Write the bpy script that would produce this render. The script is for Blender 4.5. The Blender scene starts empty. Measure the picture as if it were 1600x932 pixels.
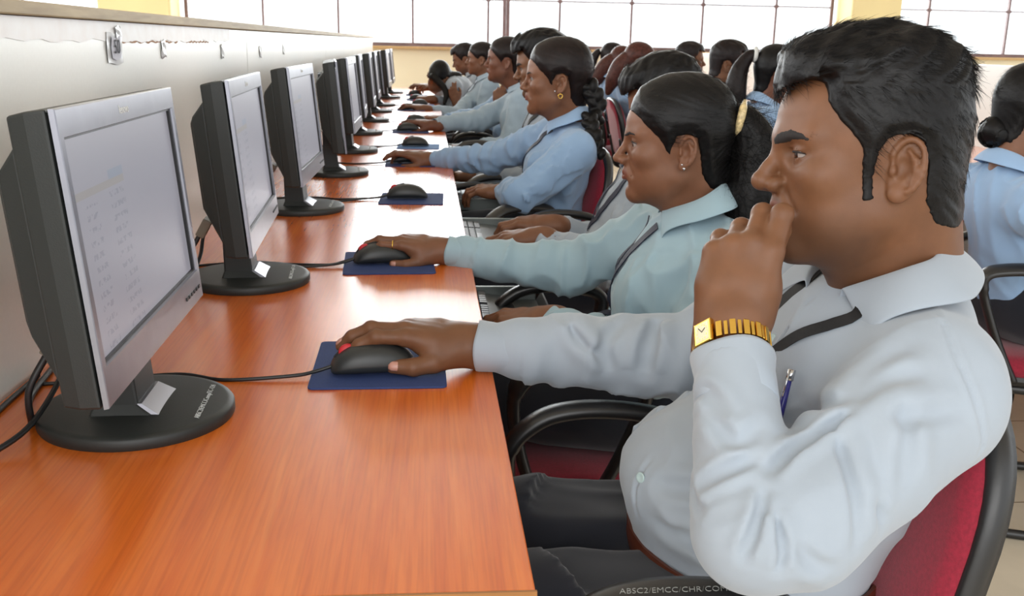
import bpy, bmesh, math, random
import numpy as np
from mathutils import Vector, Matrix, Euler
random.seed(7)
rng = np.random.default_rng(7)
SC = bpy.context.scene
COL = SC.collection

# ---------------------------------------------------------------- camera
cam_d = bpy.data.cameras.new('camera'); cam = bpy.data.objects.new('camera', cam_d); COL.objects.link(cam)
cam_d.sensor_fit = 'HORIZONTAL'; cam_d.sensor_width = 36.0; cam_d.lens = 36.0 * 1550.0 / 1600.0
cam_d.clip_start = 0.05; cam_d.clip_end = 200
_pit, _yaw, _rol = 0.2512, 0.0870, 0.0194
_cy, _sy, _cp, _sp = math.cos(_yaw), math.sin(_yaw), math.cos(_pit), math.sin(_pit)
_fw = Vector((_sy*_cp, _cy*_cp, -_sp)); _r = Vector((_cy, -_sy, 0)); _u = _r.cross(_fw)
_r2 = _r*math.cos(_rol) + _u*math.sin(_rol); _u2 = _u*math.cos(_rol) - _r*math.sin(_rol)
cam.matrix_world = Matrix(((_r2.x, _u2.x, -_fw.x, 0.547), (_r2.y, _u2.y, -_fw.y, 0.0), (_r2.z, _u2.z, -_fw.z, 1.2073), (0, 0, 0, 1)))
cam_d.dof.use_dof = True; cam_d.dof.focus_distance = 1.25; cam_d.dof.aperture_fstop = 18.0
SC.camera = cam

# ---------------------------------------------------------------- daylight and exposure
world = bpy.data.worlds.new('daylight'); SC.world = world; world.use_nodes = True
_bg = world.node_tree.nodes['Background']; _bg.inputs['Color'].default_value = (0.93, 0.97, 1.0, 1); _bg.inputs['Strength'].default_value = 1.9
SC.view_settings.view_transform = 'Standard'; SC.view_settings.look = 'None'
SC.view_settings.exposure = 0.0; SC.view_settings.gamma = 1.0; SC.view_settings.use_curve_mapping = False
SC.cycles.use_denoising = True
SC.cycles.max_bounces = 6; SC.cycles.diffuse_bounces = 3; SC.cycles.glossy_bounces = 3; SC.cycles.transparent_max_bounces = 12
SC.cycles.sample_clamp_indirect = 4.0

def area_light(name, loc, rot, sx, sy, power, col=(1, 1, 1)):
    l = bpy.data.lights.new(name, 'AREA'); l.shape = 'RECTANGLE'; l.size = sx; l.size_y = sy; l.energy = power; l.color = col
    o = bpy.data.objects.new(name, l); COL.objects.link(o); o.location = loc; o.rotation_euler = rot
    return o
# daylight pouring in through the big windows behind the room, plus added fill lights from the left and behind the camera
area_light('back_window_daylight', (1.5, 11.78, 2.4), (math.radians(-90), 0, 0), 15.0, 2.4, 1000, (0.95, 0.98, 1.0))
area_light('side_fill_light', (-5.0, 3.5, 2.7), (0, math.radians(-78), 0), 2.2, 8.0, 260, (0.96, 0.98, 1.0))  # added lamp on the left to brighten foreheads and fronts; no window modelled there
area_light('rear_fill_light', (-0.6, -3.4, 2.3), (math.radians(78), 0, math.radians(-8)), 5.0, 2.2, 130, (1.0, 0.98, 0.95))  # added soft fill behind the camera for the near sides; no window modelled there
# ---------------------------------------------------------------- tagging, linking
def tag(o, label=None, cat=None, group=None, kind=None):
    if label: o['label'] = label
    if cat: o['category'] = cat
    if group: o['group'] = group
    if kind: o['kind'] = kind
    return o
def empty(name, loc=(0, 0, 0), rz=0.0):
    o = bpy.data.objects.new(name, None); COL.objects.link(o); o.location = loc; o.rotation_euler = (0, 0, rz)
    o.empty_display_size = 0.05
    return o
def link_mesh(name, me, mat=None, parent=None, smooth=False):
    o = bpy.data.objects.new(name, me); COL.objects.link(o)
    if mat is not None:
        for m in (mat if isinstance(mat, (list, tuple)) else [mat]): me.materials.append(m)
    if parent is not None: o.parent = parent
    if smooth: me.polygons.foreach_set('use_smooth', [True]*len(me.polygons))
    return o
def copy_tree(o, parent=None):
    c = o.copy(); COL.objects.link(c)
    if parent is not None: c.parent = parent
    for ch in list(o.children): copy_tree(ch, c)
    return c

# ---------------------------------------------------------------- materials
def S2L(r, g=None, b=None):
    if g is None: r, g, b = r
    f = lambda c: (c/255/12.92) if c/255 <= 0.04045 else ((c/255+0.055)/1.055)**2.4
    return (f(r), f(g), f(b), 1.0)
def pmat(name, col, rough=0.5, metal=0.0, spec=0.5, noise=0.0, nscale=20.0, bump=0.0, bscale=60.0, coat=0.0, emis=None, estr=0.0, stretch=(1, 1, 1), sss=0.0, sheen=0.0, col2=None):
    m = bpy.data.materials.new(name); m.use_nodes = True
    nt = m.node_tree; b = nt.nodes['Principled BSDF']
    b.inputs['Base Color'].default_value = col; b.inputs['Roughness'].default_value = rough; b.inputs['Metallic'].default_value = metal
    b.inputs['Specular IOR Level'].default_value = spec; b.inputs['Coat Weight'].default_value = coat; b.inputs['Coat Roughness'].default_value = 0.08
    b.inputs['Sheen Weight'].default_value = sheen
    if sss: b.inputs['Subsurface Weight'].default_value = sss; b.inputs['Subsurface Radius'].default_value = (0.008, 0.003, 0.0015); b.inputs['Subsurface Scale'].default_value = 1.0
    if emis: b.inputs['Emission Color'].default_value = emis; b.inputs['Emission Strength'].default_value = estr
    if noise or bump:
        tc = nt.nodes.new('ShaderNodeTexCoord'); mp = nt.nodes.new('ShaderNodeMapping'); mp.inputs['Scale'].default_value = stretch
        nt.links.new(tc.outputs['Object'], mp.inputs['Vector'])
    if noise:
        n = nt.nodes.new('ShaderNodeTexNoise'); n.inputs['Scale'].default_value = nscale; n.inputs['Detail'].default_value = 5
        nt.links.new(mp.outputs['Vector'], n.inputs['Vector'])
        r = nt.nodes.new('ShaderNodeValToRGB'); r.color_ramp.elements[0].position = 0.3; r.color_ramp.elements[1].position = 0.7
        c2 = col2 or tuple(min(1, c*(1+noise)) for c in col[:3])+(1,)
        r.color_ramp.elements[0].color = tuple(c*(1-noise) for c in col[:3])+(1,) if not col2 else col; r.color_ramp.elements[1].color = c2
        nt.links.new(n.outputs['Fac'], r.inputs['Fac']); nt.links.new(r.outputs['Color'], b.inputs['Base Color'])
    if bump:
        n2 = nt.nodes.new('ShaderNodeTexNoise'); n2.inputs['Scale'].default_value = bscale; n2.inputs['Detail'].default_value = 4
        nt.links.new(mp.outputs['Vector'], n2.inputs['Vector'])
        bp = nt.nodes.new('ShaderNodeBump'); bp.inputs['Strength'].default_value = bump; bp.inputs['Distance'].default_value = 0.002
        nt.links.new(n2.outputs['Fac'], bp.inputs['Height']); nt.links.new(bp.outputs['Normal'], b.inputs['Normal'])
    return m

# ---------------------------------------------------------------- mesh collector
class MB:
    def __init__(s): s.v = []; s.f = []; s.mi = []
    def add(s, vs, fs, mi=0):
        k = len(s.v); s.v += [tuple(v) for v in vs]; s.f += [tuple(i+k for i in f) for f in fs]; s.mi += [mi]*len(fs); return s
    def box(s, c, d, rot=None, mi=0, bev=0.0):
        if bev <= 0:
            pts = [Vector((sx*d[0]/2, sy*d[1]/2, sz*d[2]/2)) for sx in (-1, 1) for sy in (-1, 1) for sz in (-1, 1)]
            fs = [(0, 1, 3, 2), (4, 6, 7, 5), (0, 4, 5, 1), (2, 3, 7, 6), (0, 2, 6, 4), (1, 5, 7, 3)]
        else:
            bm = bmesh.new(); bmesh.ops.create_cube(bm, size=1.0); bmesh.ops.scale(bm, vec=d, verts=bm.verts)
            bmesh.ops.bevel(bm, geom=bm.edges[:], offset=bev, segments=2, affect='EDGES', profile=0.7)
            bm.verts.index_update(); pts = [v.co.copy() for v in bm.verts]; fs = [tuple(v.index for v in f.verts) for f in bm.faces]; bm.free()
        if rot is not None: pts = [rot @ p for p in pts]
        return s.add([p+Vector(c) for p in pts], fs, mi)
    def tube(s, pts, r, n=8, cap=True, mi=0, closed=False, flat=None):
        pts = [Vector(p) for p in pts]; N = len(pts); rs = r if isinstance(r, (list, tuple)) else [r]*N
        vs = []; up = None
        for i, p in enumerate(pts):
            t = (pts[(i+1) % N]-pts[i-1]) if closed else (pts[min(i+1, N-1)]-pts[max(i-1, 0)])
            t.normalize()
            if up is None:
                up = Vector((0, 0, 1)) if abs(t.z) < 0.9 else Vector((1, 0, 0))
            a = (up-t*up.dot(t)).normalized(); b = t.cross(a); up = a
            for k in range(n):
                w = 2*math.pi*k/n; ra, rb = (rs[i], rs[i]) if flat is None else (rs[i]*flat[0], rs[i]*flat[1])
                vs.append(p+a*math.cos(w)*ra+b*math.sin(w)*rb)
        fs = []
        for i in range(N if closed else N-1):
            j = (i+1) % N
            for k in range(n): fs.append((i*n+k, i*n+(k+1) % n, j*n+(k+1) % n, j*n+k))
        if cap and not closed: fs.append(tuple(range(n-1, -1, -1))); fs.append(tuple((N-1)*n+k for k in range(n)))
        return s.add(vs, fs, mi)
    def lathe(s, prof, n=32, c=(0, 0, 0), mi=0):
        vs = []; fs = []
        for (r, z) in prof:
            for k in range(n): w = 2*math.pi*k/n; vs.append((c[0]+r*math.cos(w), c[1]+r*math.sin(w), c[2]+z))
        for i in range(len(prof)-1):
            for k in range(n): fs.append((i*n+k, i*n+(k+1) % n, (i+1)*n+(k+1) % n, (i+1)*n+k))
        fs.append(tuple(range(n-1, -1, -1))); fs.append(tuple((len(prof)-1)*n+k for k in range(n)))
        return s.add(vs, fs, mi)
    def loft(s, rings, cap=True, mi=0, closed=False):
        n = len(rings[0]); vs = [Vector(p) for r in rings for p in r]; fs = []
        M = len(rings)
        for i in range(M if closed else M-1):
            j = (i+1) % M
            for k in range(n): fs.append((i*n+k, i*n+(k+1) % n, j*n+(k+1) % n, j*n+k))
        if cap and not closed: fs.append(tuple(range(n-1, -1, -1))); fs.append(tuple((M-1)*n+k for k in range(n)))
        return s.add(vs, fs, mi)
    def prism(s, poly, axis, a, b, mi=0):
        def P(u, v, w): return {'x': (w, u, v), 'y': (u, w, v), 'z': (u, v, w)}[axis]
        n = len(poly); vs = [P(u, v, a) for u, v in poly]+[P(u, v, b) for u, v in poly]
        fs = [tuple(range(n)), tuple(range(2*n-1, n-1, -1))]+[(k, n+k, n+(k+1) % n, (k+1) % n) for k in range(n)]
        return s.add(vs, fs, mi)
    def build(s, name, mat, parent=None, smooth=False, bevel=0.0, subsurf=0, angle=None):
        me = bpy.data.meshes.new(name); me.from_pydata(s.v, [], s.f); me.update()
        bm = bmesh.new(); bm.from_mesh(me); bmesh.ops.recalc_face_normals(bm, faces=bm.faces)
        if any(s.mi):
            pass
        bm.to_mesh(me); bm.free()
        if any(s.mi): me.polygons.foreach_set('material_index', s.mi)
        o = link_mesh(name, me, mat, parent, smooth)
        if bevel: m = o.modifiers.new('bevel', 'BEVEL'); m.width = bevel; m.segments = 2; m.limit_method = 'ANGLE'; m.angle_limit = math.radians(40)
        if subsurf: m = o.modifiers.new('sub', 'SUBSURF'); m.levels = subsurf; m.render_levels = subsurf
        if angle is not None: me.set_sharp_from_angle(angle=math.radians(angle))
        return o
def curve_pts(ctrl, n=8):
    """Catmull-Rom through the control points."""
    P = [Vector(p) for p in ctrl]; out = []
    for i in range(len(P)-1):
        a, b, c, d = P[max(i-1, 0)], P[i], P[i+1], P[min(i+2, len(P)-1)]
        for k in range(n):
            t = k/n; out.append(0.5*((2*b)+(c-a)*t+(2*a-5*b+4*c-d)*t*t+(3*b-a-3*c+d)*t**3))
    out.append(P[-1]); return out
def text_mesh(name, body, size, mat, M, parent=None, extrude=0.0002, shear=0.0, space=1.0):
    cu = bpy.data.curves.new(name, 'FONT'); cu.body = body; cu.size = size; cu.extrude = extrude; cu.align_x = 'CENTER'; cu.align_y = 'CENTER'; cu.shear = shear; cu.offset = -0.022*size if 'handwriting' in name else 0.0; cu.space_character = space
    cu.resolution_u = 3
    t = bpy.data.objects.new('tmp_text', cu); me = bpy.data.meshes.new_from_object(t); bpy.data.objects.remove(t); bpy.data.curves.remove(cu)
    me.name = name; me.transform(M)
    return link_mesh(name, me, mat, parent)
def frame_matrix(o, x, y, z):
    return Matrix(((x[0], y[0], z[0], o[0]), (x[1], y[1], z[1], o[1]), (x[2], y[2], z[2], o[2]), (0, 0, 0, 1)))

M = {}
M['black_plastic'] = pmat('black_plastic', S2L(40, 42, 42), 0.42, noise=0.12, nscale=40, bump=0.06, bscale=500)
M['dark_shell'] = pmat('dark_shell', S2L(35, 38, 37), 0.5, bump=0.08, bscale=600)
M['silver'] = pmat('silver_bezel', S2L(138, 138, 146), 0.3, metal=0.75, noise=0.05, nscale=30)
M['black_gap'] = pmat('black_gap', S2L(18, 18, 20), 0.4)
M['white_ink'] = pmat('white_ink', S2L(220, 222, 220), 0.7)
M['dark_ink'] = pmat('dark_ink', S2L(40, 40, 48), 0.7)
M['chalk'] = pmat('chalk', S2L(150, 152, 148), 0.8)
M['rubber'] = pmat('black_rubber', S2L(22, 22, 23), 0.45)
M['vga'] = pmat('grey_plug', S2L(120, 112, 98), 0.5)
M['red_fabric'] = pmat('red_fabric', S2L(140, 22, 45), 0.9, noise=0.18, nscale=220, bump=0.25, bscale=700, sheen=0.3)
M['chair_black'] = pmat('chair_black', S2L(34, 33, 33), 0.36, bump=0.05, bscale=400)
M['chrome'] = pmat('chrome', S2L(200, 200, 202), 0.18, metal=1.0)
M['tray'] = pmat('tray_metal', S2L(60, 62, 62), 0.4, metal=0.3)
M['rail'] = pmat('rail_metal', S2L(120, 126, 124), 0.35, metal=0.7)
M['keys'] = pmat('key_plastic', S2L(70, 70, 74), 0.35)
M['mousepad'] = pmat('blue_mousepad', S2L(42, 60, 108), 0.85, noise=0.1, nscale=300, bump=0.2, bscale=900)
M['mousepad_light'] = pmat('light_blue_mousepad', S2L(88, 125, 176), 0.85, noise=0.1, nscale=300)
M['red_wheel'] = pmat('red_wheel', S2L(190, 30, 40), 0.5)
M['glass'] = None
# ---------------------------------------------------------------- setting
def struct(o): o['kind'] = 'structure'; return o
def wall_mat(name, col, nz=0.04):
    return pmat(name, col, 0.85, noise=nz, nscale=1.7, bump=0.05, bscale=120)
M['cream_wall'] = wall_mat('cream_wall', S2L(252, 240, 208))
M['pillar'] = wall_mat('pillar_paint', S2L(236, 214, 160))
M['ceiling'] = wall_mat('ceiling_paint', S2L(205, 198, 186))
M['sill_paint'] = pmat('sill_paint', S2L(196, 160, 110), 0.7, noise=0.1)
M['mullion'] = pmat('mullion_metal', S2L(122, 98, 98), 0.5, noise=0.2, nscale=12)

def floor_material():
    m = bpy.data.materials.new('floor_tile'); m.use_nodes = True; nt = m.node_tree; b = nt.nodes['Principled BSDF']
    tc = nt.nodes.new('ShaderNodeTexCoord'); br = nt.nodes.new('ShaderNodeTexBrick')
    br.offset = 0; br.inputs['Scale'].default_value = 1.0; br.inputs['Brick Width'].default_value = 0.6; br.inputs['Row Height'].default_value = 0.6
    br.inputs['Mortar Size'].default_value = 0.003; br.inputs['Color1'].default_value = S2L(226, 214, 192); br.inputs['Color2'].default_value = S2L(220, 208, 186); br.inputs['Mortar'].default_value = S2L(140, 126, 104)
    n = nt.nodes.new('ShaderNodeTexNoise'); n.inputs['Scale'].default_value = 9; n.inputs['Detail'].default_value = 6
    mx = nt.nodes.new('ShaderNodeMixRGB'); mx.blend_type = 'MULTIPLY'; mx.inputs[0].default_value = 0.25
    nt.links.new(tc.outputs['Object'], br.inputs['Vector']); nt.links.new(tc.outputs['Object'], n.inputs['Vector'])
    nt.links.new(br.outputs['Color'], mx.inputs[1]); nt.links.new(n.outputs['Fac'], mx.inputs[2]); nt.links.new(mx.outputs[0], b.inputs['Base Color'])
    b.inputs['Roughness'].default_value = 0.25
    return m
MB().box((1.5, 4.0, -0.05), (16, 16.0, 0.1)).build('floor', floor_material())['kind'] = 'structure'
struct(MB().box((1.5, 5.0, 3.75), (15.5, 13.6, 0.1)).build('ceiling', M['ceiling']))
BY = 11.5
SILL = 1.13
mb = MB().box((1.5, BY+0.1, SILL/2), (15.5, 0.2, SILL)).box((1.5, BY+0.1, 3.55), (15.5, 0.2, 0.4))
struct(mb.build('wall_back', M['cream_wall']))
struct(MB().box((1.5, BY-0.02, SILL+0.012), (15.5, 0.26, 0.03)).build('trim_1', M['sill_paint'], bevel=0.004))
for nm, x0, x1 in (('pillar', -2.89, -2.145), ('pillar', 5.24, 5.81)):
    struct(MB().box(((x0+x1)/2, BY-0.15, 1.85), (x1-x0, 0.5, 3.7)).build(nm, M['pillar'], bevel=0.02))
# glass
def glass_mat():
    m = bpy.data.materials.new('window_glass'); m.use_nodes = True; nt = m.node_tree
    for n in list(nt.nodes): nt.nodes.remove(n)
    o = nt.nodes.new('ShaderNodeOutputMaterial'); mx = nt.nodes.new('ShaderNodeMixShader'); t = nt.nodes.new('ShaderNodeBsdfTransparent'); g = nt.nodes.new('ShaderNodeBsdfGlossy'); fr = nt.nodes.new('ShaderNodeFresnel')
    fr.inputs['IOR'].default_value = 1.25; g.inputs['Roughness'].default_value = 0.05; t.inputs['Color'].default_value = (0.97, 0.98, 0.98, 1)
    nt.links.new(fr.outputs[0], mx.inputs[0]); nt.links.new(t.outputs[0], mx.inputs[1]); nt.links.new(g.outputs[0], mx.inputs[2]); nt.links.new(mx.outputs[0], o.inputs['Surface'])
    return m
M['glass'] = glass_mat()
wins = [(-6.2, -2.95, (-5.4, -4.6, -3.8)), (-2.1, 1.426, (-1.257, -0.438, 0.383, 1.224)), (1.426, 5.2, (2.031, 2.85, 3.672, 4.525)), (5.85, 9.2, (6.347, 7.315, 8.2))]
for i, (x0, x1, mul) in enumerate(wins):
    w = struct(empty('window_%d' % (i+1), ((x0+x1)/2, BY+0.05, SILL)))
    fr = MB(); xc = (x0+x1)/2
    for x in (x0+0.02, x1-0.02): fr.box((x-xc, 0, 1.1), (0.036, 0.05, 2.2))
    for z in (0.045, 2.18): fr.box((0, 0, z), (x1-x0, 0.05, 0.04))
    for x in mul: fr.box((x-xc, 0, 1.1), (0.022, 0.04, 2.2))
    for z in (0.545, 1.08, 1.61):
        fr.box((0, 0, z), (x1-x0, 0.03, 0.012))
        for x in mul: fr.box((x-xc, -0.003, z), (0.05, 0.04, 0.035), bev=0.01)
    fr.build('window_frame', M['mullion'], w)
    MB().box((0, 0.03, 1.1), (x1-x0-0.06, 0.006, 2.16)).build('pane', M['glass'], w)

# ---------------------------------------------------------------- partition with its wooden cap
def laminate():
    m = bpy.data.materials.new('white_laminate'); m.use_nodes = True; nt = m.node_tree; b = nt.nodes['Principled BSDF']
    tc = nt.nodes.new('ShaderNodeTexCoord'); n = nt.nodes.new('ShaderNodeTexNoise'); n.inputs['Scale'].default_value = 160; n.inputs['Detail'].default_value = 3
    n2 = nt.nodes.new('ShaderNodeTexNoise'); n2.inputs['Scale'].default_value = 3.5; n2.inputs['Detail'].default_value = 5
    r = nt.nodes.new('ShaderNodeValToRGB'); r.color_ramp.elements[0].color = S2L(222, 221, 214); r.color_ramp.elements[1].color = S2L(238, 237, 230)
    mm = nt.nodes.new('ShaderNodeMath'); mm.operation = 'ADD'; m2 = nt.nodes.new('ShaderNodeMath'); m2.operation = 'MULTIPLY'; m2.inputs[1].default_value = 0.5
    nt.links.new(tc.outputs['Object'], n.inputs['Vector']); nt.links.new(tc.outputs['Object'], n2.inputs['Vector'])
    nt.links.new(n.outputs['Fac'], mm.inputs[0]); nt.links.new(n2.outputs['Fac'], mm.inputs[1]); nt.links.new(mm.outputs[0], m2.inputs[0]); nt.links.new(m2.outputs[0], r.inputs['Fac']); nt.links.new(r.outputs['Color'], b.inputs['Base Color'])
    b.inputs['Roughness'].default_value = 0.3
    return m
M['laminate'] = laminate()
def wood(name, c0, c1, c2, rough, coat, scale=1.0):
    m = bpy.data.materials.new(name); m.use_nodes = True; nt = m.node_tree; b = nt.nodes['Principled BSDF']
    tc = nt.nodes.new('ShaderNodeTexCoord'); mp = nt.nodes.new('ShaderNodeMapping'); mp.inputs['Scale'].default_value = (34*scale, 1.6*scale, 20*scale)
    n = nt.nodes.new('ShaderNodeTexNoise'); n.inputs['Scale'].default_value = 1.0; n.inputs['Detail'].default_value = 8; n.inputs['Roughness'].default_value = 0.6; n.inputs['Distortion'].default_value = 0.8
    mp2 = nt.nodes.new('ShaderNodeMapping'); mp2.inputs['Scale'].default_value = (260*scale, 7*scale, 100*scale); n2 = nt.nodes.new('ShaderNodeTexNoise'); n2.inputs['Scale'].default_value = 1.0; n2.inputs['Detail'].default_value = 3
    r = nt.nodes.new('ShaderNodeValToRGB'); e = r.color_ramp.elements; e[0].position = 0.3; e[0].color = c0; e[1].position = 0.7; e[1].color = c2; k = e.new(0.5); k.color = c1
    mx = nt.nodes.new('ShaderNodeMixRGB'); mx.blend_type = 'MULTIPLY'; mx.inputs[0].default_value = 0.3
    r2 = nt.nodes.new('ShaderNodeValToRGB'); r2.color_ramp.elements[0].position = 0.35; r2.color_ramp.elements[0].color = (0.55, 0.45, 0.4, 1); r2.color_ramp.elements[1].position = 0.55
    nt.links.new(tc.outputs['Object'], mp.inputs['Vector']); nt.links.new(mp.outputs[0], n.inputs['Vector']); nt.links.new(tc.outputs['Object'], mp2.inputs['Vector']); nt.links.new(mp2.outputs[0], n2.inputs['Vector'])
    nt.links.new(n.outputs['Fac'], r.inputs['Fac']); nt.links.new(n2.outputs['Fac'], r2.inputs['Fac']); nt.links.new(r.outputs[0], mx.inputs[1]); nt.links.new(r2.outputs[0], mx.inputs[2]); nt.links.new(mx.outputs[0], b.inputs['Base Color'])
    b.inputs['Roughness'].default_value = rough; b.inputs['Coat Weight'].default_value = coat; b.inputs['Coat Roughness'].default_value = 0.27
    return m
M['desk_wood'] = wood('desk_wood', S2L(200, 90, 24), S2L(213, 105, 30), S2L(223, 119, 42), 0.26, 0.5)
M['cap_wood'] = wood('cap_wood', S2L(150, 128, 92), S2L(170, 148, 108), S2L(186, 164, 124), 0.6, 0.0)
M['edge_band'] = pmat('edge_band', S2L(150, 100, 50), 0.6, noise=0.1)
Y0, Y1 = 0.762, 10.45
mb = MB()
seams = [0.2, 0.762, 3.163, 5.563, 7.963, 10.3]
for a, b in zip(seams[:-1], seams[1:]): mb.box((-0.02, (a+b)/2, 0.615), (0.04, b-a-0.007, 1.23), bev=0.0015)
struct(MB().box((-0.02, 5.25, 0.612), (0.034, 10.0, 1.22)).build('trim_3', M['black_gap']))
struct(mb.build('wall_left', M['laminate']))
struct(MB().box((-0.02, 5.25, 1.2415), (0.062, 10.1, 0.019)).build('trim_2', M['cap_wood'], bevel=0.002))
# strip of old white tape left along the top of the partition
def tape_strip():
    vs = []; n = 60
    for i in range(n+1):
        y = 1.0+(2.9-1.0)*i/n; zb = 1.199+0.0025*math.sin(i*1.7)+0.0015*math.sin(i*0.53+1)
        vs += [(0.0006, y, 1.231), (0.0012, y, zb)]
    return MB().add(vs, [(2*i, 2*i+1, 2*i+3, 2*i+2) for i in range(n)])
o = tape_strip().build('tape_strip', pmat('old_tape', S2L(232, 226, 222), 0.5, noise=0.1, nscale=30, col2=S2L(238, 236, 234)))
o.modifiers.new('thick', 'SOLIDIFY').thickness = 0.0008
tag(o, 'strip of old white tape torn along the top of the partition under the wood cap', 'tape')
# brown glue line showing below the torn tape
glue = MB()
for a, b in ((1.86, 2.3), (2.36, 2.62)):
    vs = []
    for i in range(25):
        y = a+(b-a)*i/24; z = 1.199+0.0018*math.sin(i*2.1); vs += [(0.0004, y, z), (0.0009, y, z-0.0025-0.0015*abs(math.sin(i*1.3)))]
    glue.add(vs, [(2*i, 2*i+1, 2*i+3, 2*i+2) for i in range(24)])
o = glue.build('glue_residue', pmat('glue_brown', S2L(170, 130, 100), 0.8)); tag(o, 'thin brown line of dried glue under the white tape on the partition', 'glue')

# ---------------------------------------------------------------- seat number slips taped on the partition
M['paper'] = pmat('paper', S2L(205, 205, 214), 0.8); M['clear_tape'] = pmat('clear_tape', S2L(212, 212, 212), 0.25, noise=0.08, nscale=40)
sl = empty('number_slip', (0.002, 1.835, 1.19)); tag(sl, 'crumpled paper slip reading 50 taped to the white partition', 'paper slip')
def sheet(y0, y1, z0, z1, off, amp, seed):
    vs = []; nx, ny = 8, 8
    for j in range(ny+1):
        for i in range(nx+1):
            u, v = i/nx, j/ny; vs.append((off+amp*math.sin(seed+u*5+v*3)*math.cos(seed*2+v*6), y0+(y1-y0)*u+0.002*math.sin(v*7+seed), z0+(z1-z0)*v+0.002*math.sin(u*6+seed)))
    return MB().add(vs, [(j*(nx+1)+i, j*(nx+1)+i+1, (j+1)*(nx+1)+i+1, (j+1)*(nx+1)+i) for j in range(ny) for i in range(nx)])
o = sheet(-0.04, 0.045, -0.03, 0.022, 0.0008, 0.0008, 1.0).build('clear_tape', M['clear_tape'], sl, True)
o = sheet(-0.022, 0.03, -0.022, 0.016, 0.0028, 0.0006, 2.0).build('paper', M['paper'], sl, True)
o = sheet(0.01, 0.042, 0.012, 0.034, 0.0022, 0.0012, 4.0).build('tape_corner', M['clear_tape'], sl, True)
text_mesh('number', '50', 0.034, M['dark_ink'], frame_matrix((0.0048, 0.004, -0.002), (0, 1, 0), (0, 0, 1), (1, 0, 0)), sl, 0.0003)
for k, (y, z, lb) in enumerate(((2.17, 1.185, 'torn scrap of paper left on the partition just beyond the 50 slip'), (2.78, 1.175, 'larger torn grey scrap of paper on the partition just before its vertical seam'), (3.4, 1.168, 'small grey paper scrap just past the seam in the partition'), (3.95, 1.172, 'faintest paper scrap on the partition above the third monitor'))):
    o = sheet(-0.016, 0.018, -0.02, 0.016, 0.0022, 0.0014, 3.0+k).build('paper_scrap', M['clear_tape'], None, True); o.location = (0.0, y, z)
    o.modifiers.new('thick', 'SOLIDIFY').thickness = 0.0006
    tag(o, lb, 'paper scrap', 'paper scraps on the partition')

# ---------------------------------------------------------------- desk
desk = empty('desk', (0.0, 0, 0)); tag(desk, 'long orange wood computer desk running along the white partition', 'desk')
MB().box((0.32, (Y0+Y1)/2, 0.7375), (0.638, Y1-Y0, 0.025)).build('desk_top', M['desk_wood'], desk, bevel=0.0015)
MB().box((0.32, Y0-0.0015, 0.7375), (0.64, 0.003, 0.026)).build('edge_band', M['edge_band'], desk)
MB().box((0.03, (Y0+Y1)/2, 0.45), (0.018, Y1-Y0-0.05, 0.54)).build('modesty_panel', M['desk_wood'], desk)
for y in (0.8, 1.55, 2.36, 3.16, 3.93, 4.72, 5.5, 6.3, 7.1, 7.95, 8.8, 9.6, 10.42):
    MB().box((0.31, y, 0.3635), (0.56, 0.018, 0.723)).build('side_panel', M['desk_wood'], desk, bevel=0.001)
# ---------------------------------------------------------------- the next row of desks with its lower white partition
struct(MB().box((3.32, 6.2, 0.575), (0.04, 8.4, 1.15), bev=0.002).build('wall_right', M['laminate']))
d2 = empty('desk', (2.98, 0, 0)); tag(d2, 'second orange wood desk in front of the people facing away to the right', 'desk')
MB().box((0.0, 6.2, 0.7375), (0.635, 8.4, 0.025)).build('desk_top', M['desk_wood'], d2, bevel=0.0015)
for y in (2.05, 3.4, 4.8, 6.2, 7.6, 9.0, 10.35): MB().box((0.02, y, 0.3635), (0.54, 0.018, 0.723)).build('side_panel', M['desk_wood'], d2, bevel=0.001)
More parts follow.
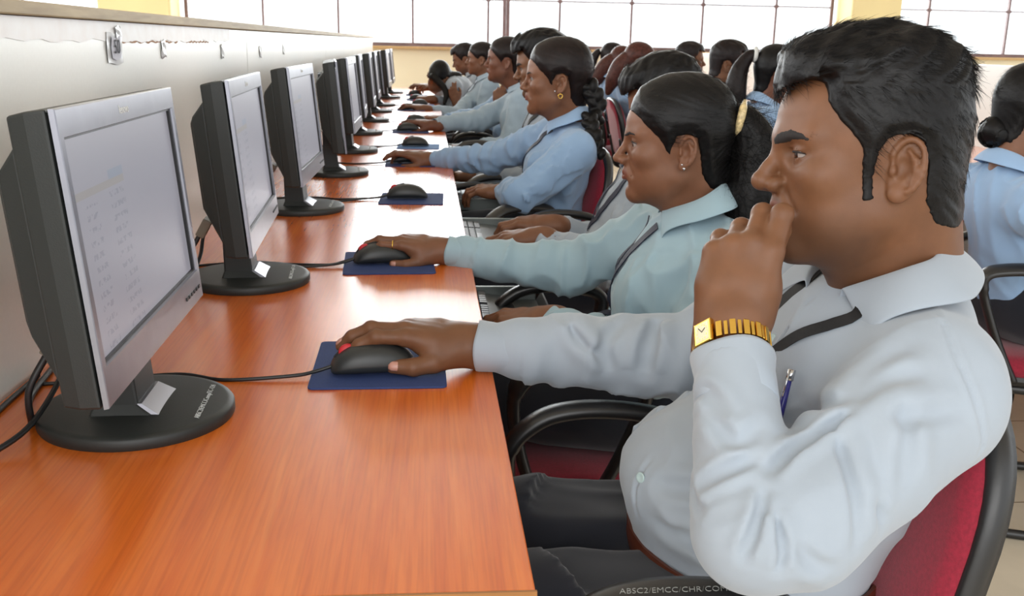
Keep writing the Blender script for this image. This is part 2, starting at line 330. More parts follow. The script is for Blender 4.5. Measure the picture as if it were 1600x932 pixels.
# ---------------------------------------------------------------- monitors
def screen_mat():
    m = bpy.data.materials.new('lcd_screen'); m.use_nodes = True; nt = m.node_tree; b = nt.nodes['Principled BSDF']
    tc = nt.nodes.new('ShaderNodeTexCoord'); sx = nt.nodes.new('ShaderNodeSeparateXYZ'); nt.links.new(tc.outputs['Object'], sx.inputs[0])
    # what is on the display: a pale page with a menu band and two columns of small text rows
    def math_(op, a, bb=None, v=None):
        n = nt.nodes.new('ShaderNodeMath'); n.operation = op
        if isinstance(a, (int, float)): n.inputs[0].default_value = a
        else: nt.links.new(a, n.inputs[0])
        if bb is not None:
            if isinstance(bb, (int, float)): n.inputs[1].default_value = bb
            else: nt.links.new(bb, n.inputs[1])
        return n.outputs[0]
    y, z = sx.outputs['Y'], sx.outputs['Z']
    def band(v, lo, hi): return math_('MULTIPLY', math_('GREATER_THAN', v, lo), math_('LESS_THAN', v, hi))
    rows = math_('GREATER_THAN', math_('FRACT', math_('MULTIPLY', z, 75)), 0.55)
    no = nt.nodes.new('ShaderNodeTexNoise'); no.inputs['Scale'].default_value = 150; nt.links.new(tc.outputs['Object'], no.inputs['Vector'])
    ink = math_('GREATER_THAN', no.outputs['Fac'], 0.5)
    c1 = math_('MULTIPLY', band(y, -0.175, -0.135), band(z, 0.13, 0.29)); c2 = math_('MULTIPLY', band(y, -0.09, -0.035), band(z, 0.13, 0.31))
    t = math_('MULTIPLY', math_('MULTIPLY', math_('MAXIMUM', c1, c2), rows), ink)
    menu = math_('MULTIPLY', band(y, -0.20, -0.03), band(z, 0.298, 0.306))
    tab = math_('MULTIPLY', band(y, -0.085, -0.03), band(z, 0.306, 0.316))
    task = band(z, 0.13, 0.138)
    def mix(f, c1_, c2_):
        n = nt.nodes.new('ShaderNodeMixRGB'); nt.links.new(f, n.inputs[0])
        for k, c in ((1, c1_), (2, c2_)):
            if isinstance(c, tuple): n.inputs[k].default_value = c
            else: nt.links.new(c, n.inputs[k])
        return n.outputs[0]
    col = mix(t, (0.42, 0.41, 0.47, 1), (0.31, 0.31, 0.37, 1)); col = mix(menu, col, (0.40, 0.37, 0.36, 1)); col = mix(tab, col, (0.33, 0.37, 0.46, 1)); col = mix(task, col, (0.25, 0.32, 0.45, 1))
    nt.links.new(col, b.inputs['Emission Color']); b.inputs['Emission Strength'].default_value = 0.55
    b.inputs['Base Color'].default_value = (0.02, 0.02, 0.022, 1); b.inputs['Roughness'].default_value = 0.32; b.inputs['Specular IOR Level'].default_value = 0.6
    return m
M['screen'] = screen_mat()
PT = 0.09   # backward tilt of the panels
def make_monitor():
    root = empty('monitor')
    W, H, CZ, CX = 0.462, 0.297, 0.243, 0.022
    R = Matrix.Rotation(-PT, 3, 'Y')
    def T(x, y, z): return tuple(R @ Vector((x, y, z-CZ))+Vector((CX, 0, CZ)))
    hw, hh = W/2, H/2
    # base
    b = MB().lathe([(0.1145, 0.0), (0.116, 0.003), (0.116, 0.0125), (0.1135, 0.0155), (0.106, 0.0165), (0.05, 0.019), (0.0005, 0.02)], 72)
    base = b.build('base', M['dark_shell'], root, True, angle=50)
    text_mesh('handwriting', 'ABSC2/EMCC/Comp/TC-124', 0.0098, M['white_ink'], frame_matrix((0.082, 0.0, 0.0185), (-0.02, 1, 0), (-1, -0.02, 0.012), (0, 0, 1)), base, 0.0002, 0.15)
    # neck
    n = MB().loft([[(-0.045, -0.05, 0.017), (0.03, -0.05, 0.017), (0.03, 0.05, 0.017), (-0.045, 0.05, 0.017)], [(-0.04, -0.042, 0.03), (0.012, -0.042, 0.03), (0.012, 0.042, 0.03), (-0.04, 0.042, 0.03)],
                   [(-0.042, -0.04, 0.16), (0.0, -0.04, 0.16), (0.0, 0.04, 0.16), (-0.042, 0.04, 0.16)], [(-0.048, -0.04, 0.24), (-0.02, -0.04, 0.24), (-0.02, 0.04, 0.24), (-0.048, 0.04, 0.24)]])
    n.build('neck', M['dark_shell'], root, bevel=0.003)
    MB().loft([[(0.026, -0.046, 0.0182), (0.037, -0.046, 0.0182), (0.037, 0.046, 0.0182), (0.026, 0.046, 0.0182)], [(0.010, -0.041, 0.031), (0.016, -0.041, 0.031), (0.016, 0.041, 0.031), (0.010, 0.041, 0.031)]]).build('neck_trim', M['silver'], root)
    # dark shell behind the bezel plus tapered back
    def rect(x, y0, y1, z0, z1): return [T(x, y0, z0), T(x, y1, z0), T(x, y1, z1), T(x, y0, z1)]
    s = MB().loft([rect(-0.0056, -hw, hw, CZ-hh, CZ+hh), rect(-0.026, -hw+0.001, hw-0.001, CZ-hh+0.001, CZ+hh-0.001), rect(-0.044, -hw+0.006, hw-0.006, CZ-hh+0.004, CZ+hh-0.004)])
    s.build('shell', M['dark_shell'], root, bevel=0.003)
    s = MB().loft([rect(-0.043, -hw+0.012, hw-0.012, CZ-hh+0.02, CZ+hh-0.03), rect(-0.066, -hw+0.02, hw-0.02, CZ-hh+0.075, CZ+hh-0.055), rect(-0.072, -hw+0.03, hw-0.03, CZ-hh+0.085, CZ+hh-0.065)])
    s.build('rear_cover', M['dark_shell'], root, bevel=0.004)
    v = MB()
    for k in range(9): v.box(T(-0.058, -0.10+k*0.025, CZ+hh-0.045), (0.012, 0.006, 0.012), R)
    v.build('vent', M['black_gap'], root)
    # silver bezel ring
    def ring(x, a, bt, tp): return [T(x, -hw+a, CZ-hh+bt), T(x, hw-a, CZ-hh+bt), T(x, hw-a, CZ+hh-tp), T(x, -hw+a, CZ+hh-tp)]
    z = MB().loft([ring(-0.003, 0, 0, 0), ring(0.002, 0.0005, 0.0005, 0.0005), ring(0.003, 0.0015, 0.0015, 0.0015), ring(0.003, 0.0125, 0.041, 0.0275), ring(0.0005, 0.0135, 0.042, 0.0285), ring(-0.004, 0.0135, 0.042, 0.0285)], cap=False)
    z.build('bezel', M['silver'], root)
    g = MB().loft([ring(-0.0006, 0.0134, 0.042, 0.0285), ring(-0.0006, 0.0185, 0.0445, 0.0305), ring(-0.0045, 0.0185, 0.0445, 0.0305)], cap=False)
    g.build('screen_edge', M['black_gap'], root)
    sc = MB(); y0, y1, z0, z1 = -hw+0.0185, hw-0.0185, CZ-hh+0.0445, CZ+hh-0.0305
    sc.add([T(-0.0042, y0, z0), T(-0.0042, y1, z0), T(-0.0042, y1, z1), T(-0.0042, y0, z1)], [(0, 1, 2, 3)])
    sc.build('screen', M['screen'], root)
    for k in range(6): MB().box(T(0.0035, hw-0.095+k*0.015, CZ-hh+0.019), (0.002, 0.009, 0.0045), R, bev=0.0008).build('button', M['black_gap'], root)
    text_mesh('logo', 'lenovo', 0.014, M['white_ink'], frame_matrix(T(0.0032, -0.01, CZ+hh-0.0145), (0, 1, 0), tuple(R @ Vector((0, 0, 1))), tuple(R @ Vector((1, 0, 0)))), root, 0.0003)
    # plugs and cables
    c = MB().tube(curve_pts([(-0.062, -0.06, 0.13), (-0.08, -0.06, 0.10), (-0.10, -0.07, 0.06), (-0.105, -0.06, 0.02), (-0.12, -0.02, 0.0045), (-0.15, 0.06, 0.0045), (-0.165, 0.2, 0.0045)]), 0.0042, 8)
    c.tube(curve_pts([(-0.062, 0.03, 0.13), (-0.085, 0.03, 0.09), (-0.09, 0.0, 0.05), (-0.10, -0.09, 0.02), (-0.14, -0.13, 0.004), (-0.17, -0.02, 0.004), (-0.172, 0.15, 0.004)]), 0.0035, 8)
    c.build('cable', M['rubber'], root, True)
    p = MB().box((-0.068, -0.06, 0.118), (0.016, 0.034, 0.035), Matrix.Rotation(0.5, 3, 'Y'), bev=0.003); p.build('plug', M['vga'], root)
    return root
mons = [(.188, 1.192, .016), (.201, 1.909, .05), (.199, 2.762, -.015), (.222, 3.536, .10), (.22, 4.277, .0), (.203, 5.127, .04), (.205, 5.973, .03), (.196, 6.746, .02), (.195, 7.42, .05), (.207, 8.45, -.02), (.21, 9.25, 0.0)]
ords = ['nearest the front end of the desk, handwriting across its base', 'second along the desk, between the nearest monitor and the partition seam', 'third along the desk, just past the seam of the partition', 'fourth along the desk, in front of the braided woman', 'fifth along the desk, just beyond the braided woman', 'sixth along the desk', 'seventh along the desk', 'eighth along the desk', 'ninth along the desk, a thin sliver far back', 'tenth along the desk, near the cream back wall', 'last along the desk, closest to the cream back wall']
mproto = make_monitor()
for i, (x, y, a) in enumerate(mons):
    o = mproto if i == 0 else copy_tree(mproto)
    o.location = (x, y, 0.75); o.rotation_euler = (0, 0, a)
    tag(o, 'monitor, '+ords[i], 'monitor', 'monitors along the desk')

# ---------------------------------------------------------------- mouse pads and mice
def make_pad(mat):
    n = []
    w, d, r = 0.094, 0.108, 0.008
    for cx, cy, a0 in ((w-r, d-r, 0), (-w+r, d-r, 90), (-w+r, -d+r, 180), (w-r, -d+r, 270)):
        for k in range(5): a = math.radians(a0+k*22.5); n.append((cx+r*math.cos(a), cy+r*math.sin(a)))
    return MB().prism(n, 'z', 0.0, 0.003).build('mouse_pad', mat, None, bevel=0.0006)
def make_mouse():
    """+x is the front of the mouse (towards the partition after turning)."""
    root = empty('computer_mouse')
    def top(u):  # height profile, u 0 front .. 1 back
        return 0.017+0.0215*math.sin(math.pi*min(1, max(0, 0.08+u*0.86)))**0.8
    def half(u): return (0.0255+0.006*math.sin(math.pi*u)+0.002*u)*(1 if 0.06 < u < 0.94 else 0.86)
    rings = []; L = 0.112; N = 15
    for i in range(N+1):
        u = i/N; x = L/2-L*u; s = math.sqrt(max(0.02, 1-abs(2*u-1)**5)); h = 0.004+(top(u)-0.004)*s; w = half(u)*(0.55+0.45*s)
        ring = []
        for k in range(14):
            a = math.pi*k/13; ca, sa = math.cos(a), math.sin(a)
            ring.append((x, w*math.copysign(abs(ca)**0.72, ca), 0.0015+h*abs(sa)**0.62))
        rings.append(ring)
    b = MB().loft(rings); body = b.build('body', M['black_plastic'], root, True, angle=60)
    body.modifiers.new('sub', 'SUBSURF').render_levels = 1
    sl = MB()
    for i in range(1, 7):
        pass
    pts = [(L/2-L*u, 0.0, 0.0025+0.004+(top(u)-0.004)*math.sqrt(max(0.02, 1-abs(2*u-1)**5))*0.985) for u in (0.05, 0.12, 0.2, 0.20, 0.36, 0.44)]
    sl.tube(pts, 0.0012, 6).build('button_gap', M['black_gap'], root)
    w = MB(); prof = [(0.0005, -0.004), (0.011, -0.004), (0.0118, -0.002), (0.0118, 0.002), (0.011, 0.004), (0.0005, 0.004)]; w.lathe(prof, 20)
    wm = Matrix.Rotation(math.pi/2, 4, 'X'); w.v = [tuple(wm @ Vector(v)+Vector((0.033, 0, 0.0255))) for v in w.v]; w.build('scroll_wheel', M['red_wheel'], root, True)
    return root
M['m_cable'] = M['rubber']
mice = [(.482, 1.352, .03, 1, .2), (.462, 2.070, .12, 1, .6), (.497, 2.962, -.05, 1, -.3), (.476, 3.86, .05, 1, .2), (.503, 4.5, -.04, 0, .1), (.455, 5.28, .04, 1, .2), (.492, 5.88, .03, 1, 0), (.43, 6.98, .06, 1, 0), (.5, 7.5, 0, 0, 0), (.47, 8.2, 0, 1, 0), (.45, 8.9, .05, 1, 0)]
ml = ['under the hand of the man with the gold watch', 'under the hand of the ponytailed woman', 'lying unused between the two women in front', 'under the hand of the braided woman', 'lying unused just beyond the braided woman\'s hand', 'under the nearest of the row of far hands', 'under the darker far hand, second of the far hands', 'at the end of the long far sleeve', 'lying free beside the bent-over woman', 'beside the fist of the bent-over woman', 'farthest along the desk, under the last hand']
padp = make_pad(M['mousepad']); padl = make_pad(M['mousepad_light']); mouse0 = make_mouse()
for i, (x, y, a, used, bend) in enumerate(mice):
    light = i in (4, 8)
    src = padl if light else padp
    o = src if i in (0, 4) else src.copy()
    if o.name not in COL.objects: COL.objects.link(o)
    o.location = ((.477, 1.388, .7502) if i == 0 else (x+0.002, y+0.004, 0.7502)); o.rotation_euler = (0, 0, a*0.4)
    tag(o, ('light blue' if light else 'dark blue')+' pad below the mouse '+ml[i], 'mouse pad', 'mouse pads along the desk')
    m = mouse0 if i == 0 else copy_tree(mouse0)
    rz = math.pi+a+0.12
    m.scale = (1.1, 1.1, 1.12); m.location = (x-0.012, y-0.002, 0.7534); m.rotation_euler = (0, 0, rz)
    tag(m, 'black computer mouse '+ml[i], 'mouse', 'mice along the desk')
    # its cable, running over the pad and the desk to the back of the monitor
    im = (Matrix.Translation(m.location) @ Matrix.Rotation(rz, 4, 'Z') @ Matrix.Diagonal((1.1, 1.1, 1.12, 1))).inverted()
    fx, fy = x-0.012-0.0615, y-0.002-0.012
    cp = [(fx+0.004, fy, 0.7645), (fx-0.02, fy-0.004, 0.758), (fx-0.05, fy-0.01-0.02*bend, 0.7555), (fx-0.14, fy-0.03+0.05*bend, 0.7525), (fx-0.21, fy+0.0+0.03*bend, 0.7525), (max(0.04, fx-0.32), fy-0.02, 0.7525), (0.03, fy-0.03, 0.7525)]
    MB().tube([im @ p for p in curve_pts(cp)], 0.0024, 8).build('cable', M['rubber'], m, True)

# ---------------------------------------------------------------- keyboard trays and keyboards
def make_tray():
    root = empty('keyboard_tray')
    MB().box((0.0, 0, 0.006), (0.36, 0.40, 0.012)).build('panel', M['tray'], root, bevel=0.002)
    lip = MB().loft([[(0.165, -0.20, 0.012), (0.18, -0.20, 0.012), (0.18, 0.20, 0.012), (0.165, 0.20, 0.012)], [(0.176, -0.20, 0.03), (0.18, -0.20, 0.03), (0.18, 0.20, 0.03), (0.176, 0.20, 0.03)]]); lip.build('front_lip', M['tray'], root)
    for s in (-1, 1):
        MB().box((-0.02, s*0.206, 0.022), (0.37, 0.010, 0.04)).build('rail', M['rail'], root, bevel=0.002)
        MB().lathe([(0.0045, 0), (0.0045, 0.003), (0.0005, 0.003)], 12).build('screw', M['chrome'], root)
        sc = root.children[-1]; sc.rotation_euler = (math.pi/2*(1 if s < 0 else -1), 0, 0); sc.location = (0.13, s*0.2115, 0.022)
    return root
def make_keyboard():
    root = empty('keyboard')
    b = MB().loft([[(-0.082, -0.225, 0.0), (0.098, -0.225, 0.0), (0.098, 0.225, 0.0), (-0.082, 0.225, 0.0)], [(-0.082, -0.225, 0.022), (0.03, -0.225, 0.014), (0.03, 0.225, 0.014), (-0.082, 0.225, 0.022)][:4]])
    b = MB().prism([(-0.08, 0), (0.10, 0), (0.10, 0.008), (0.045, 0.014), (-0.072, 0.022), (-0.08, 0.018)], 'y', -0.196, 0.196)
    b.build('body', M['black_plastic'], root, bevel=0.002)
    k = MB(); ry = Matrix.Rotation(0.068, 3, 'Y')
    for r in range(6):
        x = -0.062+r*0.019+(0.0 if r else -0.004); z = 0.0235-0.0013*r
        y = -0.19
        while y < 0.178:
            w = 0.0142
            if r == 5 and -0.12 < y < -0.03: w = 0.1
            if not (0.058 < y < 0.066 or 0.118 < y < 0.126): k.box((x, y+w/2, z), (0.016, w, 0.008), ry, bev=0.0018)
            y += w+0.0026
    k.build('keys', M['keys'], root)
    return root
trays = [(1.92, .65), (2.80, .68), (3.60, .72), (4.36, .69), (5.1, .69)]
tl = ['in front of the ponytailed woman', 'in front of the man hidden behind the ponytailed woman', 'in front of the braided woman', 'in front of the wavy haired man', 'in front of the long-haired woman past the wavy haired man']
tr0 = make_tray(); kb0 = make_keyboard()
for i, (y, x) in enumerate(trays):
    t = tr0 if i == 0 else copy_tree(tr0); t.location = (x-0.03, y, 0.645)
    tag(t, 'pulled-out keyboard tray '+tl[i], 'keyboard tray', 'keyboard trays under the desk edge')
    k = kb0 if i == 0 else copy_tree(kb0); k.location = (x-0.02, y+0.02, 0.657); 
    tag(k, 'black keyboard '+tl[i], 'keyboard', 'keyboards on the trays')
for y in [t[0] for t in trays]:
    for s in (-1, 1): MB().box((0.5, y+s*0.206, 0.6965), (0.26, 0.016, 0.056)).build('tray_bracket', M['rail'], desk)

# ---------------------------------------------------------------- chairs
def make_chair():
    """faces +x; origin on the floor under the seat centre."""
    root = empty('visitor_chair')
    def superq(a, b, n=36, e=3.2):
        out = []
        for k in range(n):
            t = 2*math.pi*k/n; c, s = math.cos(t), math.sin(t)
            out.append((a*math.copysign(abs(c)**(2/e), c), b*math.copysign(abs(s)**(2/e), s)))
        return out
    sq = superq(0.235, 0.235)
    rings = [[(x*f, y*f, z) for x, y in sq] for f, z in ((0.9, 0.415), (0.99, 0.425), (1.0, 0.445), (0.97, 0.465), (0.85, 0.475), (0.5, 0.478))]
    MB().loft(rings).build('seat', M['red_fabric'], root, True)
    MB().loft([[(x*f, y*f, z) for x, y in sq] for f, z in ((0.8, 0.395), (0.99, 0.405), (1.02, 0.418), (1.0, 0.428))]).build('seat_shell', M['chair_black'], root, True, angle=40)
    # back: gently curved, leaning
    def back(off, scale, hgt, wid):
        rings = []
        return rings
    bq = superq(0.225, 0.20, 48, 3.0)   # (half width, half height)
    def bp(u, v, d):
        z = 0.675+v; x = -0.24-(v+0.2)*0.20-0.03*(0.2+v)**2+0.25*u*u*0.55+d
        return (x, u, z)
    def shell(prof, name, mat):
        rings = [[bp(u*f, v*f, d) for u, v in bq] for f, d in prof]
        return MB().loft(rings).build(name, mat, root, True)
    shell(((0.55, 0.034), (0.85, 0.030), (0.945, 0.020), (0.955, 0.006)), 'backrest', M['red_fabric'])
    shell(((0.93, -0.0205), (0.6, -0.0215), (0.2, -0.022)), 'rear_panel', M['red_fabric'])
    shell(((0.9, -0.018), (0.985, -0.014), (1.0, 0.0), (0.99, 0.013), (0.955, 0.014)), 'back_shell', M['chair_black'])
    for s in (-1, 1):
        arm = curve_pts([(0.02, s*0.24, 0.42), (-0.03, s*0.246, 0.52), (-0.075, s*0.248, 0.64), (-0.075, s*0.25, 0.684), (-0.03, s*0.25, 0.70), (0.05, s*0.25, 0.704), (0.11, s*0.25, 0.688), (0.15, s*0.248, 0.64), (0.14, s*0.246, 0.54), (0.10, s*0.24, 0.42)], 8)
        n = len(arm); rs = []
        for p in arm: rs.append(0.0185 if p.z > 0.64 else 0.0145)
        MB().tube(arm, rs, 12, flat=(0.72, 1.55)).build('armrest', M['chair_black'], root, True)
    # cantilever tube frame
    for s in (-1, 1):
        fr = curve_pts([(-0.285, s*0.17, 0.62), (-0.262, s*0.175, 0.50), (-0.22, s*0.2, 0.40), (0.05, s*0.215, 0.392), (0.2, s*0.225, 0.385), (0.232, s*0.20, 0.33), (0.235, s*0.24, 0.1), (0.225, s*0.24, 0.03), (0.17, s*0.24, 0.0135), (-0.2, s*0.24, 0.0135), (-0.24, s*0.235, 0.0135)], 6)
        MB().tube(fr, 0.0125, 10).build('leg', M['chair_black'], root, True)
    MB().tube(curve_pts([(-0.235, -0.236, 0.0135), (-0.252, -0.2, 0.0135), (-0.255, 0, 0.0135), (-0.252, 0.2, 0.0135), (-0.235, 0.236, 0.0135)], 5), 0.0125, 10).build('cross_bar', M['chair_black'], root, True)
    return root
chair0 = make_chair()
chairs_used = 0
def place_chair(x, y, rz, label, group):
    global chairs_used
    o = chair0 if chairs_used == 0 else copy_tree(chair0); chairs_used += 1
    o.location = (x, y, 0); o.rotation_euler = (0, 0, rz)
    tag(o, label, 'chair', group); return o
CG = 'red chairs along the near desk'
ch1 = place_chair(0.812, 1.065, math.pi, 'red chair with writing on its black armrest, under the man with the gold watch', CG)
for (x, y, r_, lb) in ((.84, 1.80, 0, 'red chair with black arms under the ponytailed woman'), (.98, 2.74, 0, 'red chair under the man hidden behind the ponytailed woman'), (.80, 3.36, .3, 'red chair with its backrest showing behind the braided woman'), (.84, 4.1, 0, 'red chair under the wavy haired man'),
                       (.83, 5.45, 0, 'red chair under the long-haired woman past the wavy haired man'), (.85, 6.25, 0, "red chair under the person holding their chin"), (.80, 7.25, 0, "red chair under the woman with hair pulled back"), (.78, 8.0, 0, "red chair under the woman bent over the desk"), (.79, 8.7, 0, "red chair under the young man looking down")):
    place_chair(x, y, math.pi+r_, lb, CG)
# writing on the near armrest of the nearest chair
text_mesh('handwriting', 'ABSC2/EMCC/CHR/COMP-TC-101', 0.0095, M['chalk'], frame_matrix((0.02, 0.256, 0.7184), (-1, 0, -0.0), (0, -0.97, 0.24), (0, 0.24, 0.97)), ch1, 0.0002, 0.15)
# ---------------------------------------------------------------- soft-body modelling: smooth blends of rounded forms, meshed by surface nets
def V3(*a): return np.array(a if len(a) > 1 else a[0], dtype=np.float64)
def unit(v): v = np.asarray(v, float); return v/np.linalg.norm(v)
_T = rng.random((32, 32, 32)).astype(np.float32)
def vnoise(P):
    P = np.asarray(P, np.float32); i = np.floor(P).astype(np.int32); f = P-i; f = f*f*(3-2*f); i &= 31; j = (i+1) & 31
    x0, y0, z0 = i[:, 0], i[:, 1], i[:, 2]; x1, y1, z1 = j[:, 0], j[:, 1], j[:, 2]; fx, fy, fz = f[:, 0], f[:, 1], f[:, 2]
    a = _T[x0, y0, z0]*(1-fx)+_T[x1, y0, z0]*fx; b = _T[x0, y1, z0]*(1-fx)+_T[x1, y1, z0]*fx
    c = _T[x0, y0, z1]*(1-fx)+_T[x1, y0, z1]*fx; d = _T[x0, y1, z1]*(1-fx)+_T[x1, y1, z1]*fx
    return (a*(1-fy)+b*fy)*(1-fz)+(c*(1-fy)+d*fy)*fz
class Soft:
    def __init__(s): s.ops = []; s.M = np.eye(4)
    def _p(s, p): return (s.M[:3, :3] @ np.asarray(p, float))+s.M[:3, 3]
    def _s(s): return float(np.cbrt(abs(np.linalg.det(s.M[:3, :3]))))
    def cap(s, a, b, ra, rb=None, k=0.01, op='u'):
        q = s._s(); rb = ra if rb is None else rb
        s.ops.append(('cap', op, k*q, (s._p(a), s._p(b), ra*q, rb*q))); return s
    def chain(s, pts, rs, k=0.01, op='u'):
        for i in range(len(pts)-1): s.cap(pts[i], pts[i+1], rs[i], rs[i+1], k if i == 0 else min(k, 0.004), op)
        return s
    def ell(s, c, r, k=0.01, op='u', rot=None):
        q = s._s(); R = s.M[:3, :3]/q
        if rot is not None: R = R @ np.asarray(rot)
        s.ops.append(('ell', op, k*q, (s._p(c), np.asarray(r, float)*q, R))); return s
    def cut(s, c, n, rad, k=0.002):
        s.ops.append(('cut', 'c', k, (s._p(c), unit(s.M[:3, :3] @ np.asarray(n, float)), rad))); return s
    def disp(s, fn, c=None, rad=None): s.ops.append(('disp', 'd', 0, (fn, c, rad))); return s
    def bounds(s):
        lo, hi = np.full(3, 9e9), np.full(3, -9e9)
        for kind, op, k, a in s.ops:
            if op != 'u': continue
            if kind == 'cap': r = max(a[2], a[3]); l = np.minimum(a[0], a[1])-r; h = np.maximum(a[0], a[1])+r
            else: e = np.sqrt(((a[2]*a[1])**2).sum(1)); l = a[0]-e; h = a[0]+e
            lo = np.minimum(lo, l); hi = np.maximum(hi, h)
        return lo-0.02, hi+0.02
    def ev(s, P, mg=0.03):
        P = np.asarray(P, np.float32); d = np.full(len(P), 0.5, np.float32)
        for kind, op, k, a in s.ops:
            if kind == 'disp':
                fn, c, rad = a
                if c is None: m = np.abs(d) < 0.03
                else: m = (((P-np.asarray(c, np.float32))**2).sum(1) < rad*rad) & (np.abs(d) < 0.03)
                ix = np.nonzero(m)[0]
                if len(ix): d[ix] -= fn(P[ix]).astype(np.float32)
                continue
            if kind == 'cut':
                c, n, rad = a; q = P-c.astype(np.float32); ix = np.nonzero((q*q).sum(1) < rad*rad)[0]
                if len(ix): d[ix] = np.maximum(d[ix], q[ix] @ n.astype(np.float32))
                continue
            if kind == 'cap':
                A, B, ra, rb = a; r = max(ra, rb)+k+mg; lo = np.minimum(A, B)-r; hi = np.maximum(A, B)+r
            else:
                c, rr, R = a; e = np.sqrt(((R*rr)**2).sum(1))+k+mg; lo = c-e; hi = c+e
            ix = np.nonzero((P[:, 0] > lo[0]) & (P[:, 0] < hi[0]) & (P[:, 1] > lo[1]) & (P[:, 1] < hi[1]) & (P[:, 2] > lo[2]) & (P[:, 2] < hi[2]))[0]
            if not len(ix): continue
            Q = P[ix]
            if kind == 'cap':
                ba = (B-A).astype(np.float32); pa = Q-A.astype(np.float32); L = float(ba @ ba)
                h = np.clip((pa @ ba)/max(L, 1e-12), 0, 1); q = pa-h[:, None]*ba
                e = np.sqrt((q*q).sum(1))-(ra+(rb-ra)*h)
            else:
                q = (Q-c.astype(np.float32)) @ R.astype(np.float32); rr32 = rr.astype(np.float32)
                u = q/rr32; k0 = np.sqrt((u*u).sum(1)); u2 = u/rr32; k1 = np.sqrt((u2*u2).sum(1))+1e-9
                e = k0*(k0-1)/k1
            D = d[ix]
            if op == 'u':
                if k > 0: h = np.maximum(k-np.abs(D-e), 0)/k; D = np.minimum(D, e)-h*h*k*0.25
                else: D = np.minimum(D, e)
            elif op == 's':
                e = -e
                if k > 0: h = np.maximum(k-np.abs(D-e), 0)/k; D = np.maximum(D, e)+h*h*k*0.25
                else: D = np.maximum(D, e)
            d[ix] = D
        return d
def surface(f, lo, hi, h, co=4):
    """surface nets of f < 0 inside the box; evaluated finely only near the surface."""
    lo = np.asarray(lo, float); n = np.ceil((np.asarray(hi, float)-lo)/(h*co)).astype(int)
    ax = [lo[i]+np.arange(n[i]+1)*h*co for i in range(3)]
    g = np.stack(np.meshgrid(*ax, indexing='ij'), -1).reshape(-1, 3)
    dc = f(g).reshape(n+1)
    near = np.abs(dc) < h*co*2.0; s = dc < 0
    act = np.zeros(n, bool); anyn = np.zeros(n, bool); alln = np.ones(n, bool)
    for a in (0, 1):
        for b in (0, 1):
            for c in (0, 1):
                sl = (slice(a, a+n[0]), slice(b, b+n[1]), slice(c, c+n[2])); act |= near[sl]; anyn |= s[sl]; alln &= s[sl]
    act |= anyn & ~alln
    N = n*co+1
    m = np.zeros(N, bool); fine = act.repeat(co, 0).repeat(co, 1).repeat(co, 2)
    m[:-1, :-1, :-1] = fine
    for k in range(3):
        t = m.copy(); sl1 = [slice(None)]*3; sl0 = [slice(None)]*3; sl1[k] = slice(1, None); sl0[k] = slice(0, -1)
        t[tuple(sl1)] |= m[tuple(sl0)]; m = t
    D = np.where(dc < 0, np.float32(-1), np.float32(1))
    idx = [np.minimum((np.arange(N[i])+co//2)//co, n[i]) for i in range(3)]
    D = D[np.ix_(*idx)].copy()
    ii = np.argwhere(m)
    D[m] = f((ii*h+lo).astype(np.float32))
    S = D < 0
    C = N-1
    anyn = np.zeros(C, bool); alln = np.ones(C, bool)
    for a in (0, 1):
        for b in (0, 1):
            for c in (0, 1):
                t = S[a:a+C[0], b:b+C[1], c:c+C[2]]; anyn |= t; alln &= t
    cells = np.argwhere(anyn & ~alln)
    vid = np.full(C, -1, np.int32); vid[tuple(cells.T)] = np.arange(len(cells))
    cv = {}
    for a in (0, 1):
        for b in (0, 1):
            for c in (0, 1): cv[(a, b, c)] = D[cells[:, 0]+a, cells[:, 1]+b, cells[:, 2]+c]
    acc = np.zeros((len(cells), 3)); cnt = np.zeros(len(cells))
    for k in range(3):
        for u in (0, 1):
            for v in (0, 1):
                p = [0, 0, 0]; o = [q for q in range(3) if q != k]; p[o[0]] = u; p[o[1]] = v; q = list(p); q[k] = 1
                d0, d1 = cv[tuple(p)], cv[tuple(q)]; x = (d0 < 0) != (d1 < 0)
                t = d0/np.where(x, d0-d1, 1); pt = np.zeros((len(cells), 3)); pt[:, o[0]] = u; pt[:, o[1]] = v; pt[:, k] = t
                acc[x] += pt[x]; cnt[x] += 1
    verts = (cells+acc/np.maximum(cnt, 1)[:, None])*h+lo
    quads = []
    for k in range(3):
        o = [q for q in range(3) if q != k]
        sl0 = [slice(1, -1)]*3; sl1 = [slice(1, -1)]*3; sl0[k] = slice(0, -1); sl1[k] = slice(1, None)
        a, b = S[tuple(sl0)], S[tuple(sl1)]; e = np.argwhere(a != b)
        if not len(e): continue
        base = e.copy(); base[:, o[0]] += 1; base[:, o[1]] += 1
        flip = a[tuple(e.T)]
        c = []
        for du, dv in ((-1, -1), (0, -1), (0, 0), (-1, 0)):
            t = base.copy(); t[:, o[0]] += du; t[:, o[1]] += dv; c.append(vid[tuple(t.T)])
        q = np.stack(c, 1)
        if k == 1: flip = ~flip
        q[~flip] = q[~flip][:, ::-1]
        quads.append(q)
    quads = np.concatenate(quads) if quads else np.zeros((0, 4), int)
    quads = quads[(quads >= 0).all(1)]
    return verts, quads
def smooth_verts(v, q, it=2, lam=0.5):
    for _ in range(it):
        acc = np.zeros_like(v); c = np.zeros(len(v))
        for a, b in ((0, 1), (1, 2), (2, 3), (3, 0)):
            np.add.at(acc, q[:, a], v[q[:, b]]); np.add.at(acc, q[:, b], v[q[:, a]]); np.add.at(c, q[:, a], 1); np.add.at(c, q[:, b], 1)
        v = v+lam*(acc/np.maximum(c, 1)[:, None]-v)
    return v
